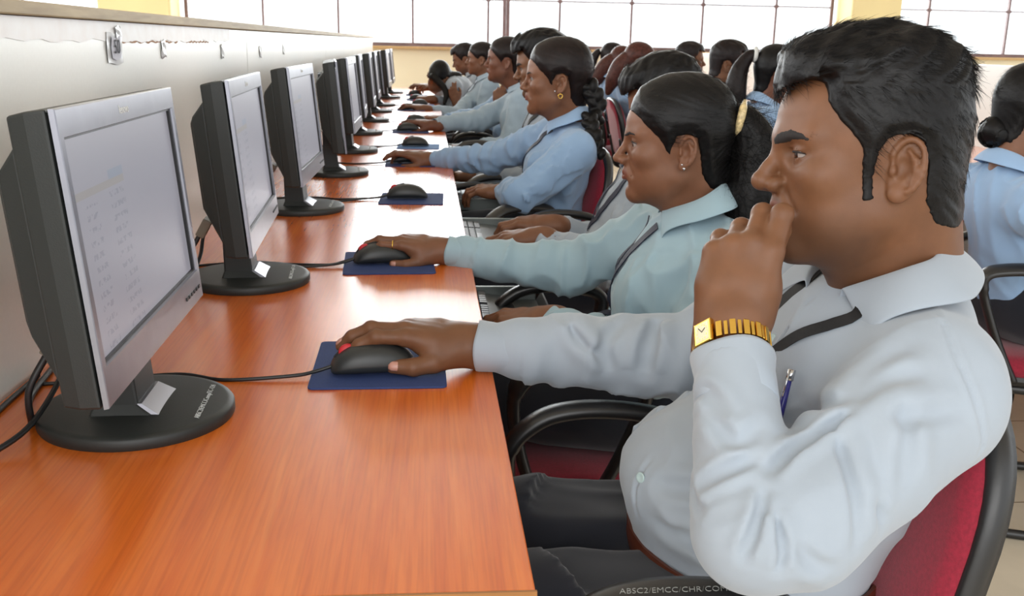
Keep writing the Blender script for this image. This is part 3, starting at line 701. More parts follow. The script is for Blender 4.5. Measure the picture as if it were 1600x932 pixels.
def mesh_np(name, v, q, mat, parent=None, color=None):
    me = bpy.data.meshes.new(name); n, m = len(v), len(q); w = q.shape[1] if m else 4
    me.vertices.add(n); me.vertices.foreach_set('co', np.asarray(v, np.float32).ravel())
    me.loops.add(m*w); me.loops.foreach_set('vertex_index', np.asarray(q, np.int32).ravel())
    me.polygons.add(m); me.polygons.foreach_set('loop_start', np.arange(m, dtype=np.int32)*w)
    me.polygons.foreach_set('use_smooth', np.ones(m, bool))
    me.update(calc_edges=True); me.validate()
    if color is not None:
        at = me.color_attributes.new('tint', 'FLOAT_COLOR', 'POINT'); at.data.foreach_set('color', np.asarray(color, np.float32).ravel())
    return link_mesh(name, me, mat, parent)
def grow(name, soft, h, mat, parent=None, lo=None, hi=None, f=None, color=None, sm=1):
    l, u = soft.bounds() if soft is not None else (None, None)
    lo = l if lo is None else lo; hi = u if hi is None else hi
    v, q = surface(f or soft.ev, lo, hi, h)
    if sm: v = smooth_verts(v, q, sm)
    return mesh_np(name, v, q, mat, parent, color(v) if color is not None else None)
def poly_sd(P2, poly):
    """signed distance of 2-D points to a polygon (negative inside)."""
    poly = np.asarray(poly, np.float32); d = np.full(len(P2), 1e9, np.float32); ins = np.zeros(len(P2), bool)
    n = len(poly)
    for i in range(n):
        a, b = poly[i], poly[(i+1) % n]; e = b-a; w = P2-a; t = np.clip((w @ e)/max(float(e @ e), 1e-12), 0, 1)
        q = w-t[:, None]*e; d = np.minimum(d, (q*q).sum(1))
        c = (a[1] > P2[:, 1]) != (b[1] > P2[:, 1])
        with np.errstate(divide='ignore', invalid='ignore'): x = a[0]+(P2[:, 1]-a[1])*(b[0]-a[0])/(b[1]-a[1] if b[1] != a[1] else 1e-9)
        ins ^= c & (P2[:, 0] < x)
    d = np.sqrt(d); return np.where(ins, -d, d)
def frame(o, fwd, up, s=1.0, mirror=False):
    """4x4: local x -> fwd, z -> up (made orthogonal), y -> left; mirror flips local y."""
    x = unit(fwd); z = np.asarray(up, float); z = unit(z-x*(z @ x)); y = np.cross(z, x)
    if mirror: y = -y
    Mx = np.eye(4); Mx[:3, 0] = x*s; Mx[:3, 1] = y*s; Mx[:3, 2] = z*s; Mx[:3, 3] = o
    return Mx
def to_local(Mx, P):
    inv = np.linalg.inv(Mx); return (np.asarray(P, np.float32) @ inv[:3, :3].T.astype(np.float32))+inv[:3, 3].astype(np.float32)
# ---------------------------------------------------------------- the human head, hand
HP = dict(male=dict(jaw=1.0, brow=1.0, nose=1.0, lip=1.0, w=1.0), female=dict(jaw=0.78, brow=-0.3, nose=0.78, lip=1.2, w=0.95))
def head_soft(s, Mh, sex='male', lidopen=1.0, mouth=0.0):
    h = HP[sex]; s.M = Mh; j, w = h['jaw'], h['w']
    s.ell((-.003, 0, .046), (.094, .076*w, .088), 0.0)
    s.ell((.033, 0, .048), (.068, .064*w, .058), 0.02)
    s.ell((.034, 0, -.012), (.061, .060*w, .070), 0.03)                 # mid face
    for y in (-1, 1):
        s.cap((.006, y*.047*w, -.052), (.078, y*.012, -.088), .017*j, .014*j, 0.03)   # jaw line
        s.ell((.036, y*.036*w, -.046), (.040, .022, .040), 0.02)        # cheek
        s.ell((.066, y*.043*w, -.010), (.020, .020, .017), 0.022)       # cheek bone
        s.cap((.0925, y*.010, .029), (.074, y*.046*w, .030), .0105*(0.7+0.3*h['brow']), .009, 0.016)  # brow
    s.ell((.050, 0, -.066), (.042, .034, .030), 0.02)
    s.ell((.080, 0, -.086), (.017*j+.001, .019*j, .017*j), 0.018)       # chin
    s.ell((.079, 0, -.046), (.0235, .029, .026), 0.018)                 # muzzle
    for y in (-1, 1): s.ell((.094, y*.0335*w, .0125), (.0165, .018, .0115), 0.010, 's')       # eye hollow
    n = h['nose']
    s.cap((.0925, 0, .026), (.110, 0, -.004), .0068, .0075*n, 0.010)
    s.cap((.110, 0, -.004), (.118*1.0, 0, -.016), .0075*n, .0095*n, 0.006)
    s.ell((.1165, 0, -.0185), (.0105*n, .0105*n, .0098*n), 0.005)
    s.ell((.100, 0, -.022), (.012, .010, .009), 0.008)
    for y in (-1, 1):
        s.ell((.1035, y*.0125*n, -.0215), (.0112, .0078, .0088), 0.005)
        s.ell((.1085, y*.0068*n, -.0305), (.0058, .0034, .0052), 0.0025, 's')
    # eye lids around the ball
    ex, ey, ez = .0775, .0325*w, .0125
    for y in (-1, 1):
        s.ell((ex, y*ey, ez), (.0142, .0150, .0140), 0.006)
        a = .0048*lidopen
        s.ell((ex+.011, y*(ey+.002), ez-.0008), (.0135, .0150, a), 0.0012, 's')
        s.ell((ex, y*ey, ez), (.0121, .0121, .0121), 0.0, 's')
        s.cap((ex+.0135, y*(ey-.012), ez+.0078), (ex+.004, y*(ey+.016), ez+.006), .0008, .0008, 0.004)  # upper lid crease roll
    # lips
    L = h['lip']
    for y in (-1, 1):
        s.cap((.1000, y*.003, -.0435), (.0895, y*.0225, -.0505), .0058*L, .0030, 0.005)
        s.cap((.0985, 0, -.0555), (.0890, y*.0205, -.0520), .0068*L, .0030, 0.005)
        s.cap((.1065, 0, -.0495-.001*mouth), (.0905, y*.024, -.0512), .0012+.002*mouth, .0010, 0.002, 's')
        s.cap((.1015, y*.0035, -.036), (.1005, y*.0055, -.041), .0016, .0016, 0.006)                     # philtrum ridge
        s.cap((.098, y*.018, -.026), (.088, y*.030, -.048), .0013, .0010, 0.010, 's')                    # smile fold
    s.cap((.100, -.012, -.0655), (.100, .012, -.0655), .0040, .0040, 0.012, 's')                         # hollow above the chin
    # ears
    for y in (-1, 1):
        Me = s.M.copy()
        E = np.eye(4); a = math.radians(24); t = math.radians(-10)
        fx = V3(math.cos(a), -y*math.sin(a)*1.0, 0); up = V3(math.sin(t), 0, math.cos(t))
        fx = unit(fx-up*(fx @ up)); out = np.cross(up, fx) if y > 0 else np.cross(fx, up)
        E[:3, 0] = fx; E[:3, 1] = out; E[:3, 2] = up; E[:3, 3] = (-.014, y*.0735*w, -.002)
        s.M = Me @ E
        s.ell((0, .000, 0), (.0165, .0050, .0300), 0.005)
        ring = []
        for k in range(15):
            th = math.radians(200-k*20); ring.append((.0160*math.cos(th)+.001, .0052+.001*math.sin(th), .0265*math.sin(th)+.004))
        ring = [(.013, .004, .002)]+[(.0165*math.cos(t_)+0.0, .0065, .0275*math.sin(t_)+.003) for t_ in [math.radians(x) for x in range(20, 251, 16)]]
        s.chain(ring, [.0020]+[.0028]*(len(ring)-2)+[.003], 0.003)
        s.ell((.003, .0035, -.0265), (.0085, .0042, .0085), 0.006)          # lobe
        s.ell((.0035, .0070, .000), (.0085, .0085, .0125), 0.003, 's')      # concha
        s.ell((-.003, .0080, .0165), (.0075, .0036, .0065), 0.004, 's')
        s.chain([(-.0085, .0055, -.012), (-.0105, .0062, .000), (-.0065, .0060, .011), (.001, .0055, .0185)], [.0022, .0024, .0022, .0018], 0.004)
        s.ell((.0120, .0055, -.0035), (.0035, .0030, .0055), 0.003)         # tragus
        s.M = Me
    return s
def neck_soft(s, Mh, base, r=0.054, sex='male'):
    s.M = np.eye(4); q = np.cbrt(abs(np.linalg.det(Mh[:3, :3])))
    P = lambda *a: (Mh @ np.array((*a, 1.0)))[:3]
    r *= q*(1.0 if sex == 'male' else 0.84)
    s.cap(P(-.034, 0, -.022), base, r*0.98, r*1.04, 0.03)
    s.cap(P(.018, 0, -.088), base+unit(P(1, 0, 0)-P(0, 0, 0))*0.028, r*.55, r*.8, 0.035)
    return s
FING = dict(i=((.088, .0265, .002), (.043, .026, .021), .0090), m=((.093, .0070, .004), (.047, .030, .022), .0092), r=((.088, -.0125, .002), (.043, .028, .022), .0087), p=((.079, -.0305, -.002), (.034, .021, .019), .0078))
def hand_soft(s, Mw, pose, fat=1.0):
    """local x: towards the fingers, y: thumb side, z: back of the hand. pose: angles per finger (mcp, pip, dip, spread) in degrees, and thumb points."""
    s.M = Mw; nails = []; s.joints = {}
    for key, (b, L, r) in FING.items():
        s.cap((.006, b[1]*.48, -.002), (b[0]*.55, b[1]*.82, .001), .0165*fat, .0145*fat, 0.012)
        s.cap((b[0]*.55, b[1]*.82, .001), b, .0145*fat, .0115*fat, 0.012)
    s.ell((.045, 0, -.008), (.042, .036, .0135), 0.015)
    s.ell((.040, .022, -.010), (.030, .018, .015), 0.012)
    s.ell((.045, -.026, -.008), (.035, .013, .014), 0.012)
    for key, (b, L, r) in FING.items():
        a = pose[key]; sp = math.radians(a[3] if len(a) > 3 else 0); p = np.array(b, float); ang = 0.0; pts = [p]; r = r*fat
        for k in range(3):
            ang += math.radians(a[k]); d = np.array((math.cos(ang)*math.cos(sp), math.cos(ang)*math.sin(sp) if abs(math.cos(ang)) > .2 else math.sin(sp)*.2, -math.sin(ang))); p = p+d*L[k]; pts.append(p)
        s.joints[key] = [s._p(x) for x in pts]
        s.chain(pts, [r*1.12, r*1.02, r*.93, r*.80], 0.006)
        s.ell(pts[1]+np.array((0, 0, .0006)), (r*1.06, r*1.04, r*1.06), 0.004)
        dd = unit(pts[3]-pts[2]); nrm = np.array((math.sin(ang), 0, math.cos(ang)))
        nails.append((Mw, pts[3]-dd*.004+nrm*r*.62, dd, nrm, r*.62))
    t = pose['t']  # four thumb points
    s.chain([np.array(x) for x in t], [.0155*fat, .0128*fat, .0112*fat, .0092*fat], 0.012)
    dd = unit(np.array(t[3])-np.array(t[2])); tn = unit(np.array(pose.get('tn', (0, .3, 1)))); tn = unit(tn-dd*(tn @ dd))
    nails.append((Mw, np.array(t[3])-dd*.003+tn*.0066*fat, dd, tn, .0070*fat))
    return nails
def wrist_soft(s, Mw, elbow, r=0.027):
    s.M = np.eye(4); w = Mw[:3, 3]; q = np.cbrt(abs(np.linalg.det(Mw[:3, :3]))); f = unit(Mw[:3, 0])
    y = Mw[:3, 1]
    for k in (-1, 1): s.cap(w+y*.009*k+f*.012*q, w+y*.008*k-f*.03*q+0*f, r*q*.80, r*q*.80, 0.02)
    d = unit(np.asarray(elbow)-w); s.cap(w-f*.02*q, w+d*.12, r*q*.98, r*q*1.15, 0.02)
MOUSE_POSE = dict(i=(10, 28, 18, 3), m=(9, 27, 18, 0), r=(22, 36, 22, -5), p=(28, 38, 20, -10), t=((.016, .020, -.012), (.044, .040, -.022), (.070, .050, -.030), (.098, .047, -.036)), tn=(-.1, 1.0, .5))
REST_POSE = dict(i=(22, 34, 20, 3), m=(24, 38, 22, 0), r=(28, 40, 22, -2), p=(30, 40, 20, -6), t=((.016, .022, -.012), (.044, .042, -.020), (.068, .048, -.028), (.092, .042, -.034)), tn=(-.1, .8, .6))
TYPE_POSE = dict(i=(20, 46, 24, 4), m=(18, 48, 26, 0), r=(22, 48, 24, -4), p=(24, 44, 22, -9), t=((.016, .022, -.012), (.046, .044, -.018), (.074, .050, -.026), (.098, .042, -.034)), tn=(-.1, .8, .6))
FIST_POSE = dict(i=(62, 80, 45, 0), m=(66, 84, 48, 0), r=(70, 86, 48, 0), p=(72, 84, 46, 0), t=((.016, .022, -.014), (.046, .040, -.030), (.074, .028, -.044), (.090, .008, -.048)), tn=(.4, .3, -.6))
# ---------------------------------------------------------------- skin, cloth, hair materials
def skin_mat(name, rgb, rough=0.48):
    m = bpy.data.materials.new(name); m.use_nodes = True; nt = m.node_tree; b = nt.nodes['Principled BSDF']
    at = nt.nodes.new('ShaderNodeAttribute'); at.attribute_name = 'tint'
    tc = nt.nodes.new('ShaderNodeTexCoord'); n = nt.nodes.new('ShaderNodeTexNoise'); n.inputs['Scale'].default_value = 38; n.inputs['Detail'].default_value = 6
    r = nt.nodes.new('ShaderNodeValToRGB'); c = S2L(rgb)
    r.color_ramp.elements[0].position = 0.3; r.color_ramp.elements[1].position = 0.72
    r.color_ramp.elements[0].color = tuple(x*0.88 for x in c[:3])+(1,); r.color_ramp.elements[1].color = tuple(x*1.10 for x in c[:3])+(1,)
    mx = nt.nodes.new('ShaderNodeMixRGB'); mx.blend_type = 'MULTIPLY'; mx.inputs[0].default_value = 1.0
    nt.links.new(tc.outputs['Object'], n.inputs['Vector']); nt.links.new(n.outputs['Fac'], r.inputs['Fac']); nt.links.new(r.outputs[0], mx.inputs[1]); nt.links.new(at.outputs['Color'], mx.inputs[2]); nt.links.new(mx.outputs[0], b.inputs['Base Color'])
    b.inputs['Roughness'].default_value = rough; b.inputs['Specular IOR Level'].default_value = 0.32
    b.inputs['Subsurface Weight'].default_value = 0.18; b.inputs['Subsurface Radius'].default_value = (0.010, 0.004, 0.002); b.inputs['Subsurface Scale'].default_value = 0.6
    n2 = nt.nodes.new('ShaderNodeTexNoise'); n2.inputs['Scale'].default_value = 900; n2.inputs['Detail'].default_value = 2
    bp = nt.nodes.new('ShaderNodeBump'); bp.inputs['Strength'].default_value = 0.12; bp.inputs['Distance'].default_value = 0.0006
    nt.links.new(tc.outputs['Object'], n2.inputs['Vector']); nt.links.new(n2.outputs['Fac'], bp.inputs['Height']); nt.links.new(bp.outputs['Normal'], b.inputs['Normal'])
    return m
def cloth_mat(name, rgb, rough=0.85, sheen=0.25):
    return pmat(name, S2L(rgb), rough, spec=0.25, noise=0.03, nscale=14, bump=0.12, bscale=1400, sheen=sheen)
def hair_mat(name, rgb, rough=0.45):
    m = pmat(name, S2L(rgb), rough, spec=0.22, noise=0.35, nscale=60, stretch=(1, 1, 1), bump=0.25, bscale=260)
    return m
M['skin_brown'] = skin_mat('skin_brown', (110, 73, 49)); M['skin_tan'] = skin_mat('skin_tan', (118, 79, 57)); M['skin_dark'] = skin_mat('skin_dark', (110, 70, 52))
M['shirt_white'] = cloth_mat('pale_shirt', (156, 165, 175)); M['shirt_mint'] = cloth_mat('pale_blue_green_shirt', (150, 174, 184)); M['shirt_blue'] = cloth_mat('light_blue_shirt', (142, 170, 202)); M['shirt_grey'] = cloth_mat('grey_blue_shirt', (156, 174, 188))
M['trousers'] = cloth_mat('dark_trousers', (30, 32, 40), 0.9)
M['hair_black'] = hair_mat('black_hair', (14, 12, 12)); M['hair_brown'] = hair_mat('dark_brown_hair', (26, 18, 17)); M['hair_red'] = hair_mat('reddish_brown_hair', (72, 38, 30))
M['brow_hair'] = pmat('brow_hair', S2L(24, 18, 16), 0.8)
M['eye_white'] = pmat('eye_white', S2L(150, 137, 130), 0.2, coat=0.5); M['iris'] = pmat('iris', S2L(36, 22, 16), 0.15, coat=0.5)
M['navy_ribbon'] = pmat('navy_ribbon', S2L(14, 17, 44), 0.6, bump=0.2, bscale=900); M['black_ribbon'] = pmat('black_ribbon', S2L(12, 12, 15), 0.6, bump=0.2, bscale=900)
M['gold'] = pmat('gold', S2L(240, 196, 96), 0.18, metal=1.0); M['dial'] = pmat('watch_dial', S2L(226, 214, 180), 0.3); M['nail'] = pmat('finger_nail', S2L(178, 128, 112), 0.3)
M['button'] = pmat('shirt_button', S2L(176, 196, 196), 0.3); M['leather'] = pmat('brown_leather', S2L(88, 44, 28), 0.35, noise=0.15, nscale=40)
M['shoe'] = pmat('black_shoe', S2L(20, 20, 20), 0.3)

def tint_fn(Mh, sex, regions=()):
    """true colour of lips, beard shadow, inner ear; multiplies the skin colour."""
    def fn(v):
        c = np.ones((len(v), 4), np.float32); L = to_local(Mh, v)
        # lips
        d = np.minimum(np.abs(L[:, 2]+.0495)/.0125, 3)**2+(L[:, 1]/.0225)**2+np.where(L[:, 0] > .083, 0, 9)
        w = np.clip((1.15-d)/.35, 0, 1)[:, None]
        c[:, :3] = c[:, :3]*(1-w)+w*np.array((.95, .66, .68) if sex == 'female' else (.86, .62, .66))
        if sex == 'male':
            # shaved jaw
            jaw = np.clip((-.042-L[:, 2])/.035, 0, 1)*np.clip((L[:, 0]+.012)/.03, 0, 1)*np.clip((L[:, 2]+.15)/.03, 0, 1)*(1-w[:, 0])
            c[:, :3] *= (1-jaw[:, None]*np.array((.34, .30, .24)))
            mo = np.exp(-np.clip((np.abs(L[:, 2]+.040+.012*np.clip((np.abs(L[:, 1])-.012)/.012, 0, 1.5))/.0048)**2+np.clip((np.abs(L[:, 1])-.022)/.005, 0, 9)**2, 0, 20))*(L[:, 0] > .075)*(1-w[:, 0])
            c[:, :3] *= (1-mo[:, None]*np.array((.52, .50, .46)))
        # darker skin around the eyes
        e = np.exp(-(((L[:, 0]-.086)/.02)**2+((np.abs(L[:, 1])-.033)/.017)**2+((L[:, 2]-.008)/.013)**2))
        c[:, :3] *= (1-e[:, None]*np.array((.22, .22, .20)))
        return c
    return fn
def eyes(Mh, parent, gaze=(1, 0, 0), sex='male'):
    w = HP[sex]['w']; q = np.cbrt(abs(np.linalg.det(Mh[:3, :3])))
    for y in (-1, 1):
        c = (Mh @ np.array((.0775, y*.0325*w, .0125, 1)))[:3]; g = unit(Mh[:3, :3] @ np.asarray(gaze, float))
        up = unit(Mh[:3, 2]); F = frame(c, g, up)
        mb = MB(); n, m = 24, 16; R = .0121*q
        vs = []; fs = []; mi = []
        for i in range(m+1):
            th = math.pi*i/m
            for k in range(n): ph = 2*math.pi*k/n; vs.append((F @ np.array((R*math.cos(th)*(1.04 if th < .5 else 1), R*math.sin(th)*math.cos(ph), R*math.sin(th)*math.sin(ph), 1)))[:3])
        for i in range(m):
            for k in range(n): fs.append((i*n+k, i*n+(k+1) % n, (i+1)*n+(k+1) % n, (i+1)*n+k)); mi.append(1 if i < 3 else 0)
        mb.v = [tuple(v) for v in vs]; mb.f = fs; mb.mi = mi
        mb.build('eye', [M['eye_white'], M['iris']], parent, True)
def lashes(Mh, parent, sex, lid, place):
    w = HP[sex]['w']; ex, ey, ez = .0775, .0325*w, .0125
    for y in (-1, 1):
        pts = []
        for u in np.linspace(-1, 1, 15):
            yy = u*.0142; zz = .0046*lid*math.sqrt(max(0, 1-u*u))-.0008; xx = math.sqrt(max(.0132**2-yy*yy*.82-zz*zz, 1e-7))+.0012
            pts.append(HPt(Mh, ex+xx-.0002, y*(ey+.002)+yy, ez+zz+.0004))
        rs = [.0003+.0008*math.sin(math.pi*i/14)**.6 for i in range(15)]; q = np.cbrt(abs(np.linalg.det(Mh[:3, :3])))
        place(MB().tube([tuple(p) for p in pts], [r*q*1.1 for r in rs], 6).build('eyelashes', M['brow_hair'], parent, True))
def skin_patch(name, Mh, bodyf, polys, h, mat, off, rough=.0014, xmin=.045, seed=0.0):
    """hair lying on the skin: a thin raised layer inside outlines given as tapering lines in the face's (y, z) plane."""
    q = np.cbrt(abs(np.linalg.det(Mh[:3, :3]))); P0 = [(x, y) for pl in polys for (x, y, r) in pl]; mx = .013
    def f(X):
        L = to_local(Mh, X); d = np.full(len(X), 9.0, np.float32)
        for pl in polys:
            for (y0, z0, r0), (y1, z1, r1) in zip(pl[:-1], pl[1:]):
                ba = np.array((y1-y0, z1-z0), np.float32); pa = L[:, 1:]-np.array((y0, z0), np.float32); t = np.clip((pa @ ba)/float(ba @ ba), 0, 1); e = pa-t[:, None]*ba
                d = np.minimum(d, np.sqrt((e*e).sum(1))-(r0+(r1-r0)*t))
        n = vnoise(np.stack([L[:, 0]*300, L[:, 1]*900+L[:, 2]*500, L[:, 2]*500-L[:, 1]*300], 1)+seed)
        d = d+rough*2*(n-.5); th = off*np.clip(-d/.003, .2, 1)+.0006*(n-.5)
        return np.maximum(np.maximum(bodyf(X)/q-th, d), xmin-L[:, 0])*q
    c = np.array([(xmin+.035, (min(a[0] for a in P0)+max(a[0] for a in P0))/2, (min(a[1] for a in P0)+max(a[1] for a in P0))/2)])
    ys = [a[0] for a in P0]; zs = [a[1] for a in P0]
    cs = np.array([HPt(Mh, x, y, z) for x in (xmin, .125) for y in (min(ys)-mx, max(ys)+mx) for z in (min(zs)-mx, max(zs)+mx)])
    v, qd = surface(f, cs.min(0), cs.max(0), h)
    return mesh_np(name, v, qd, mat)
def brow_part(Mh, bodyf, parent, sex, h, mat=None, thick=1.0):
    w = HP[sex]['w']; k = thick if sex == 'male' else .58; pl = []
    for y in (-1, 1): pl.append([(y*.0105, .0265, .0045*k), (y*.020, .0295, .0060*k), (y*.034*w, .0325, .0056*k), (y*.047*w, .0310, .0040*k), (y*.0560*w, .0270, .0016*k)])
    return skin_patch('eyebrow', Mh, bodyf, pl, h, mat or M['brow_hair'], .0016 if sex == 'male' else .0010)
def nails_part(nails, parent, place):
    for (Mw, p, d, n, r) in nails:
        s = np.cross(n, d); mb = MB()
        P = lambda a, b, c: tuple((Mw @ np.array((*(np.asarray(p)+d*a+s*b+n*c), 1)))[:3])
        rings = []
        for u in (-1, -.5, 0, .5, 1):
            rings.append([P(r*1.05*u, r*.95*math.sin(t)*(1 if abs(u) < .9 else .7), r*.55*math.cos(t)-r*.12+(.0005 if abs(u) < .9 else -.0004)) for t in [math.radians(x) for x in (-75, -45, -15, 15, 45, 75)]]+[P(r*1.05*u, r*.6*math.sin(t), -r*.15) for t in (1.2, -1.2)])
        mb.loft(rings); place(mb.build('fingernail', M['nail'], parent, True))
def seg_dist(P, pts):
    d = np.full(len(P), 9e9, np.float32)
    for a, b in zip(pts[:-1], pts[1:]):
        a = np.asarray(a, np.float32); ba = np.asarray(b, np.float32)-a; pa = P-a; h = np.clip((pa @ ba)/max(float(ba @ ba), 1e-9), 0, 1); q = pa-h[:, None]*ba; d = np.minimum(d, (q*q).sum(1))
    return np.sqrt(d)
def crease_disp(polys):
    """polys: (points, width, depth): a pressed line with soft raised banks; negative depth raises a ridge."""
    def fn(P):
        o = np.zeros(len(P), np.float32)
        for pts, w, dep in polys:
            lo = np.min(pts, 0)-4*w; hi = np.max(pts, 0)+4*w
            ix = np.nonzero(((P > lo) & (P < hi)).all(1))[0]
            if not len(ix): continue
            d2 = np.full(len(ix), 9e9, np.float32); uu = np.zeros(len(ix), np.float32); A = np.asarray(pts, float); sl = np.linalg.norm(np.diff(A, axis=0), axis=1); cum = np.r_[0, np.cumsum(sl)]/sl.sum()
            for i in range(len(A)-1):
                a = A[i].astype(np.float32); ba = A[i+1].astype(np.float32)-a; pa = P[ix]-a; h = np.clip((pa @ ba)/max(float(ba @ ba), 1e-9), 0, 1); q = pa-h[:, None]*ba; e = (q*q).sum(1); m = e < d2
                d2[m] = e[m]; uu[m] = cum[i]+(cum[i+1]-cum[i])*h[m]
            r = np.sqrt(d2)/w; tp = np.sqrt(np.sin(np.pi*np.clip(uu, .0, 1))*.98+.02)*(1-.0*uu); o[ix] += dep*tp*(-np.exp(-r*r)+.5*np.exp(-((r-2.0)/1.1)**2))
        return o
    return fn
def cloth_disp(amp, f=(26, 10, 22), B=None, seed=0.0):
    B = np.eye(3) if B is None else np.asarray(B)
    f = np.asarray(f, np.float32)
    def fn(P):
        Q = (P @ B.T.astype(np.float32))*f+np.float32(seed)
        w = vnoise(Q*.35+7.7)
        n = vnoise(Q+w[:, None]*2.2); r = 1-np.abs(2*n-1)
        n2 = vnoise(Q*2.3+3.1)
        return amp*(r*r*1.1-.35)+amp*.25*(n2-.5)
    return fn
def smooth_curve(ctrl, n):
    c = curve_pts([tuple(p) for p in ctrl], 12); c = np.array([tuple(p) for p in c]); L = np.r_[0, np.cumsum(np.linalg.norm(np.diff(c, axis=0), axis=1))]
    t = np.linspace(0, L[-1], n); return np.stack([np.interp(t, L, c[:, k]) for k in range(3)], 1)
def collar_part(ctrl, centre, parent, mat, leaf=.045, stand=.03, spread=.6, point=.03, name='collar', n=56, flare=0.010, lat=None):
    """folded shirt collar; ctrl: points of the fold line from the right front round the back to the left front."""
    F = smooth_curve(ctrl, n); rows = []; c = np.asarray(centre, float)
    for i in range(n):
        p = F[i]; t = -1+2*i/(n-1); e = abs(t); tang = unit(F[min(n-1, i+1)]-F[max(0, i-1)])*(1 if t > 0 else -1)
        k = max(0, (e-.62)/.38); o = p-c; o[2] = 0; o = unit(o)
        if lat is not None: o = unit(o*(1-.85*k)+lat*(.85*k*(1 if t > 0 else -1)))
        d = unit(o*spread-V3(0, 0, 1)); d = unit(d-tang*(d @ tang)*.6); nn = unit(o+V3(0, 0, spread))
        ext = leaf*(1+.30*k**2); fw = point*k**1.6
        inn = -o*.002
        row = [p+inn-V3(0, 0, stand)-o*.004, p+inn-V3(0, 0, stand*.5)-o*.002, p+inn-V3(0, 0, .004), p+V3(0, 0, .0012), p+nn*.0035-V3(0, 0, .0005)]
        for u in (.12, .35, .6, .82, 1.0): row.append(p+nn*(.004+flare*math.sin(u*2.2)*.8)+d*(ext*u)+tang*fw*u**1.2)
        rows.append(row)
    m = len(rows[0]); vs = [tuple(v) for r in rows for v in r]; fs = [(i*m+k, i*m+k+1, (i+1)*m+k+1, (i+1)*m+k) for i in range(n-1) for k in range(m-1)]
    o = MB().add(vs, fs).build(name, mat, parent, True)
    sm = o.modifiers.new('thick', 'SOLIDIFY'); sm.thickness = 0.0020; sm.offset = 0
    sb = o.modifiers.new('sub', 'SUBSURF'); sb.levels = 1; sb.render_levels = 1
    return o
def cuff_part(c, d, up, ra, rb, length, parent, mat, th=.003, flare=.002):
    """stitched shirt cuff: c is the open end, d points to the hand."""
    d = unit(d); z = unit(np.asarray(up, float)-d*(np.asarray(up, float) @ d)); y = np.cross(z, d); rings = []
    prof = [(-length, .001), (-length*.97, .003), (-length*.5, .0018), (-.004, .0022+flare), (0, .0016+flare), (-.001, -.0012+flare), (-.006, -.0014+flare), (-length*.6, -.001)]
    for a, r in prof:
        rings.append([c+d*(a+.0012*math.sin(3*t+1))+y*math.cos(t)*(ra+r+.0012*math.sin(2*t+a*60))+z*math.sin(t)*(rb+r+.001*math.cos(3*t+a*40)) for t in np.linspace(0, 2*math.pi, 40, endpoint=False)])
    return MB().loft(rings, cap=False).build('cuff', mat, parent, True)
def strap(pts, w, nrm, mat, name, parent, th=0.0012):
    """flat ribbon along pts; nrm: facing direction(s)."""
    pts = [np.asarray(p, float) for p in pts]; rings = []
    for i, p in enumerate(pts):
        t = unit(pts[min(i+1, len(pts)-1)]-pts[max(i-1, 0)]); nn = np.asarray(nrm[i] if isinstance(nrm, list) else nrm, float); nn = unit(nn-t*(nn @ t)); s = np.cross(t, nn)
        rings.append([p+s*w/2+nn*th/2, p-s*w/2+nn*th/2, p-s*w/2-nn*th/2, p+s*w/2-nn*th/2])
    return MB().loft(rings).build(name, mat, parent, True, angle=40)
def strands(name, roots, flow, mat, parent, n=4, L=(.02, .05), r=.0004, lift=.3, seed=3, curl=.3):
    """separate hair strands: thin tapering three-sided blades growing from surface points (p, normal) along flow(p)."""
    rg = np.random.default_rng(seed); mb_v = []; mb_f = []
    for p, nrm in roots:
        l = rg.uniform(*L); f = unit(flow(p)+rg.normal(0, curl, 3)*.5); f = unit(f-nrm*(f @ nrm)*.92); d = unit(f+nrm*lift*rg.uniform(.2, 1.4)); q = p-nrm*.002; k0 = len(mb_v)
        side = unit(np.cross(d, nrm)+1e-6); bend = rg.normal(0, .25)*side-nrm*rg.uniform(.0, .5)*.5
        for i in range(n+1):
            u = i/n; rr = r*(1-.85*u); c = q
            for a in (0, 2.094, 4.189): mb_v.append(c+(side*math.cos(a)+np.cross(d, side)*math.sin(a))*rr)
            d = unit(d+(f-d)*.35+bend*.25); q = q+d*l/n
        for i in range(n):
            for a in range(3): mb_f.append((k0+i*3+a, k0+i*3+(a+1) % 3, k0+(i+1)*3+(a+1) % 3, k0+(i+1)*3+a))
    return mesh_np(name, np.array(mb_v), np.array(mb_f), mat, parent)
def pick_roots(v, q, cond, count, seed=1):
    rg = np.random.default_rng(seed)
    a, b, c, d = (v[q[:, i]] for i in range(4)); nrm = np.cross(c-a, d-b); ar = np.linalg.norm(nrm, axis=1); nrm = nrm/np.maximum(ar, 1e-12)[:, None]; ce = (a+b+c+d)/4
    ok = cond(ce, nrm)*ar; 
    if ok.sum() <= 0: return []
    ix = rg.choice(len(ce), count, p=ok/ok.sum())
    return [(ce[i]+(a[i]-ce[i])*rg.uniform(-.5, .5), nrm[i]) for i in ix]
def head_frame(pos, yaw, pit, rol, s=1.0, facing=-1):
    """yaw 0 faces -x (facing=-1) or +x; positive yaw turns towards +y."""
    yaw, pit, rol = map(math.radians, (yaw, pit, rol))
    fwd = V3(facing*math.cos(yaw)*math.cos(pit), math.sin(yaw)*math.cos(pit), math.sin(pit))
    side = unit(np.cross((0, 0, 1), fwd)); up = V3(0, 0, 1)*math.cos(rol)+side*math.sin(rol)
    return frame(np.asarray(pos, float), fwd, up, s)
def HPt(Mh, *a): return (Mh @ np.array((*a, 1.0)))[:3]
HEAD_H, HAND_H, SHIRT_H, STRANDS = .0018, .0016, .0030, 9000
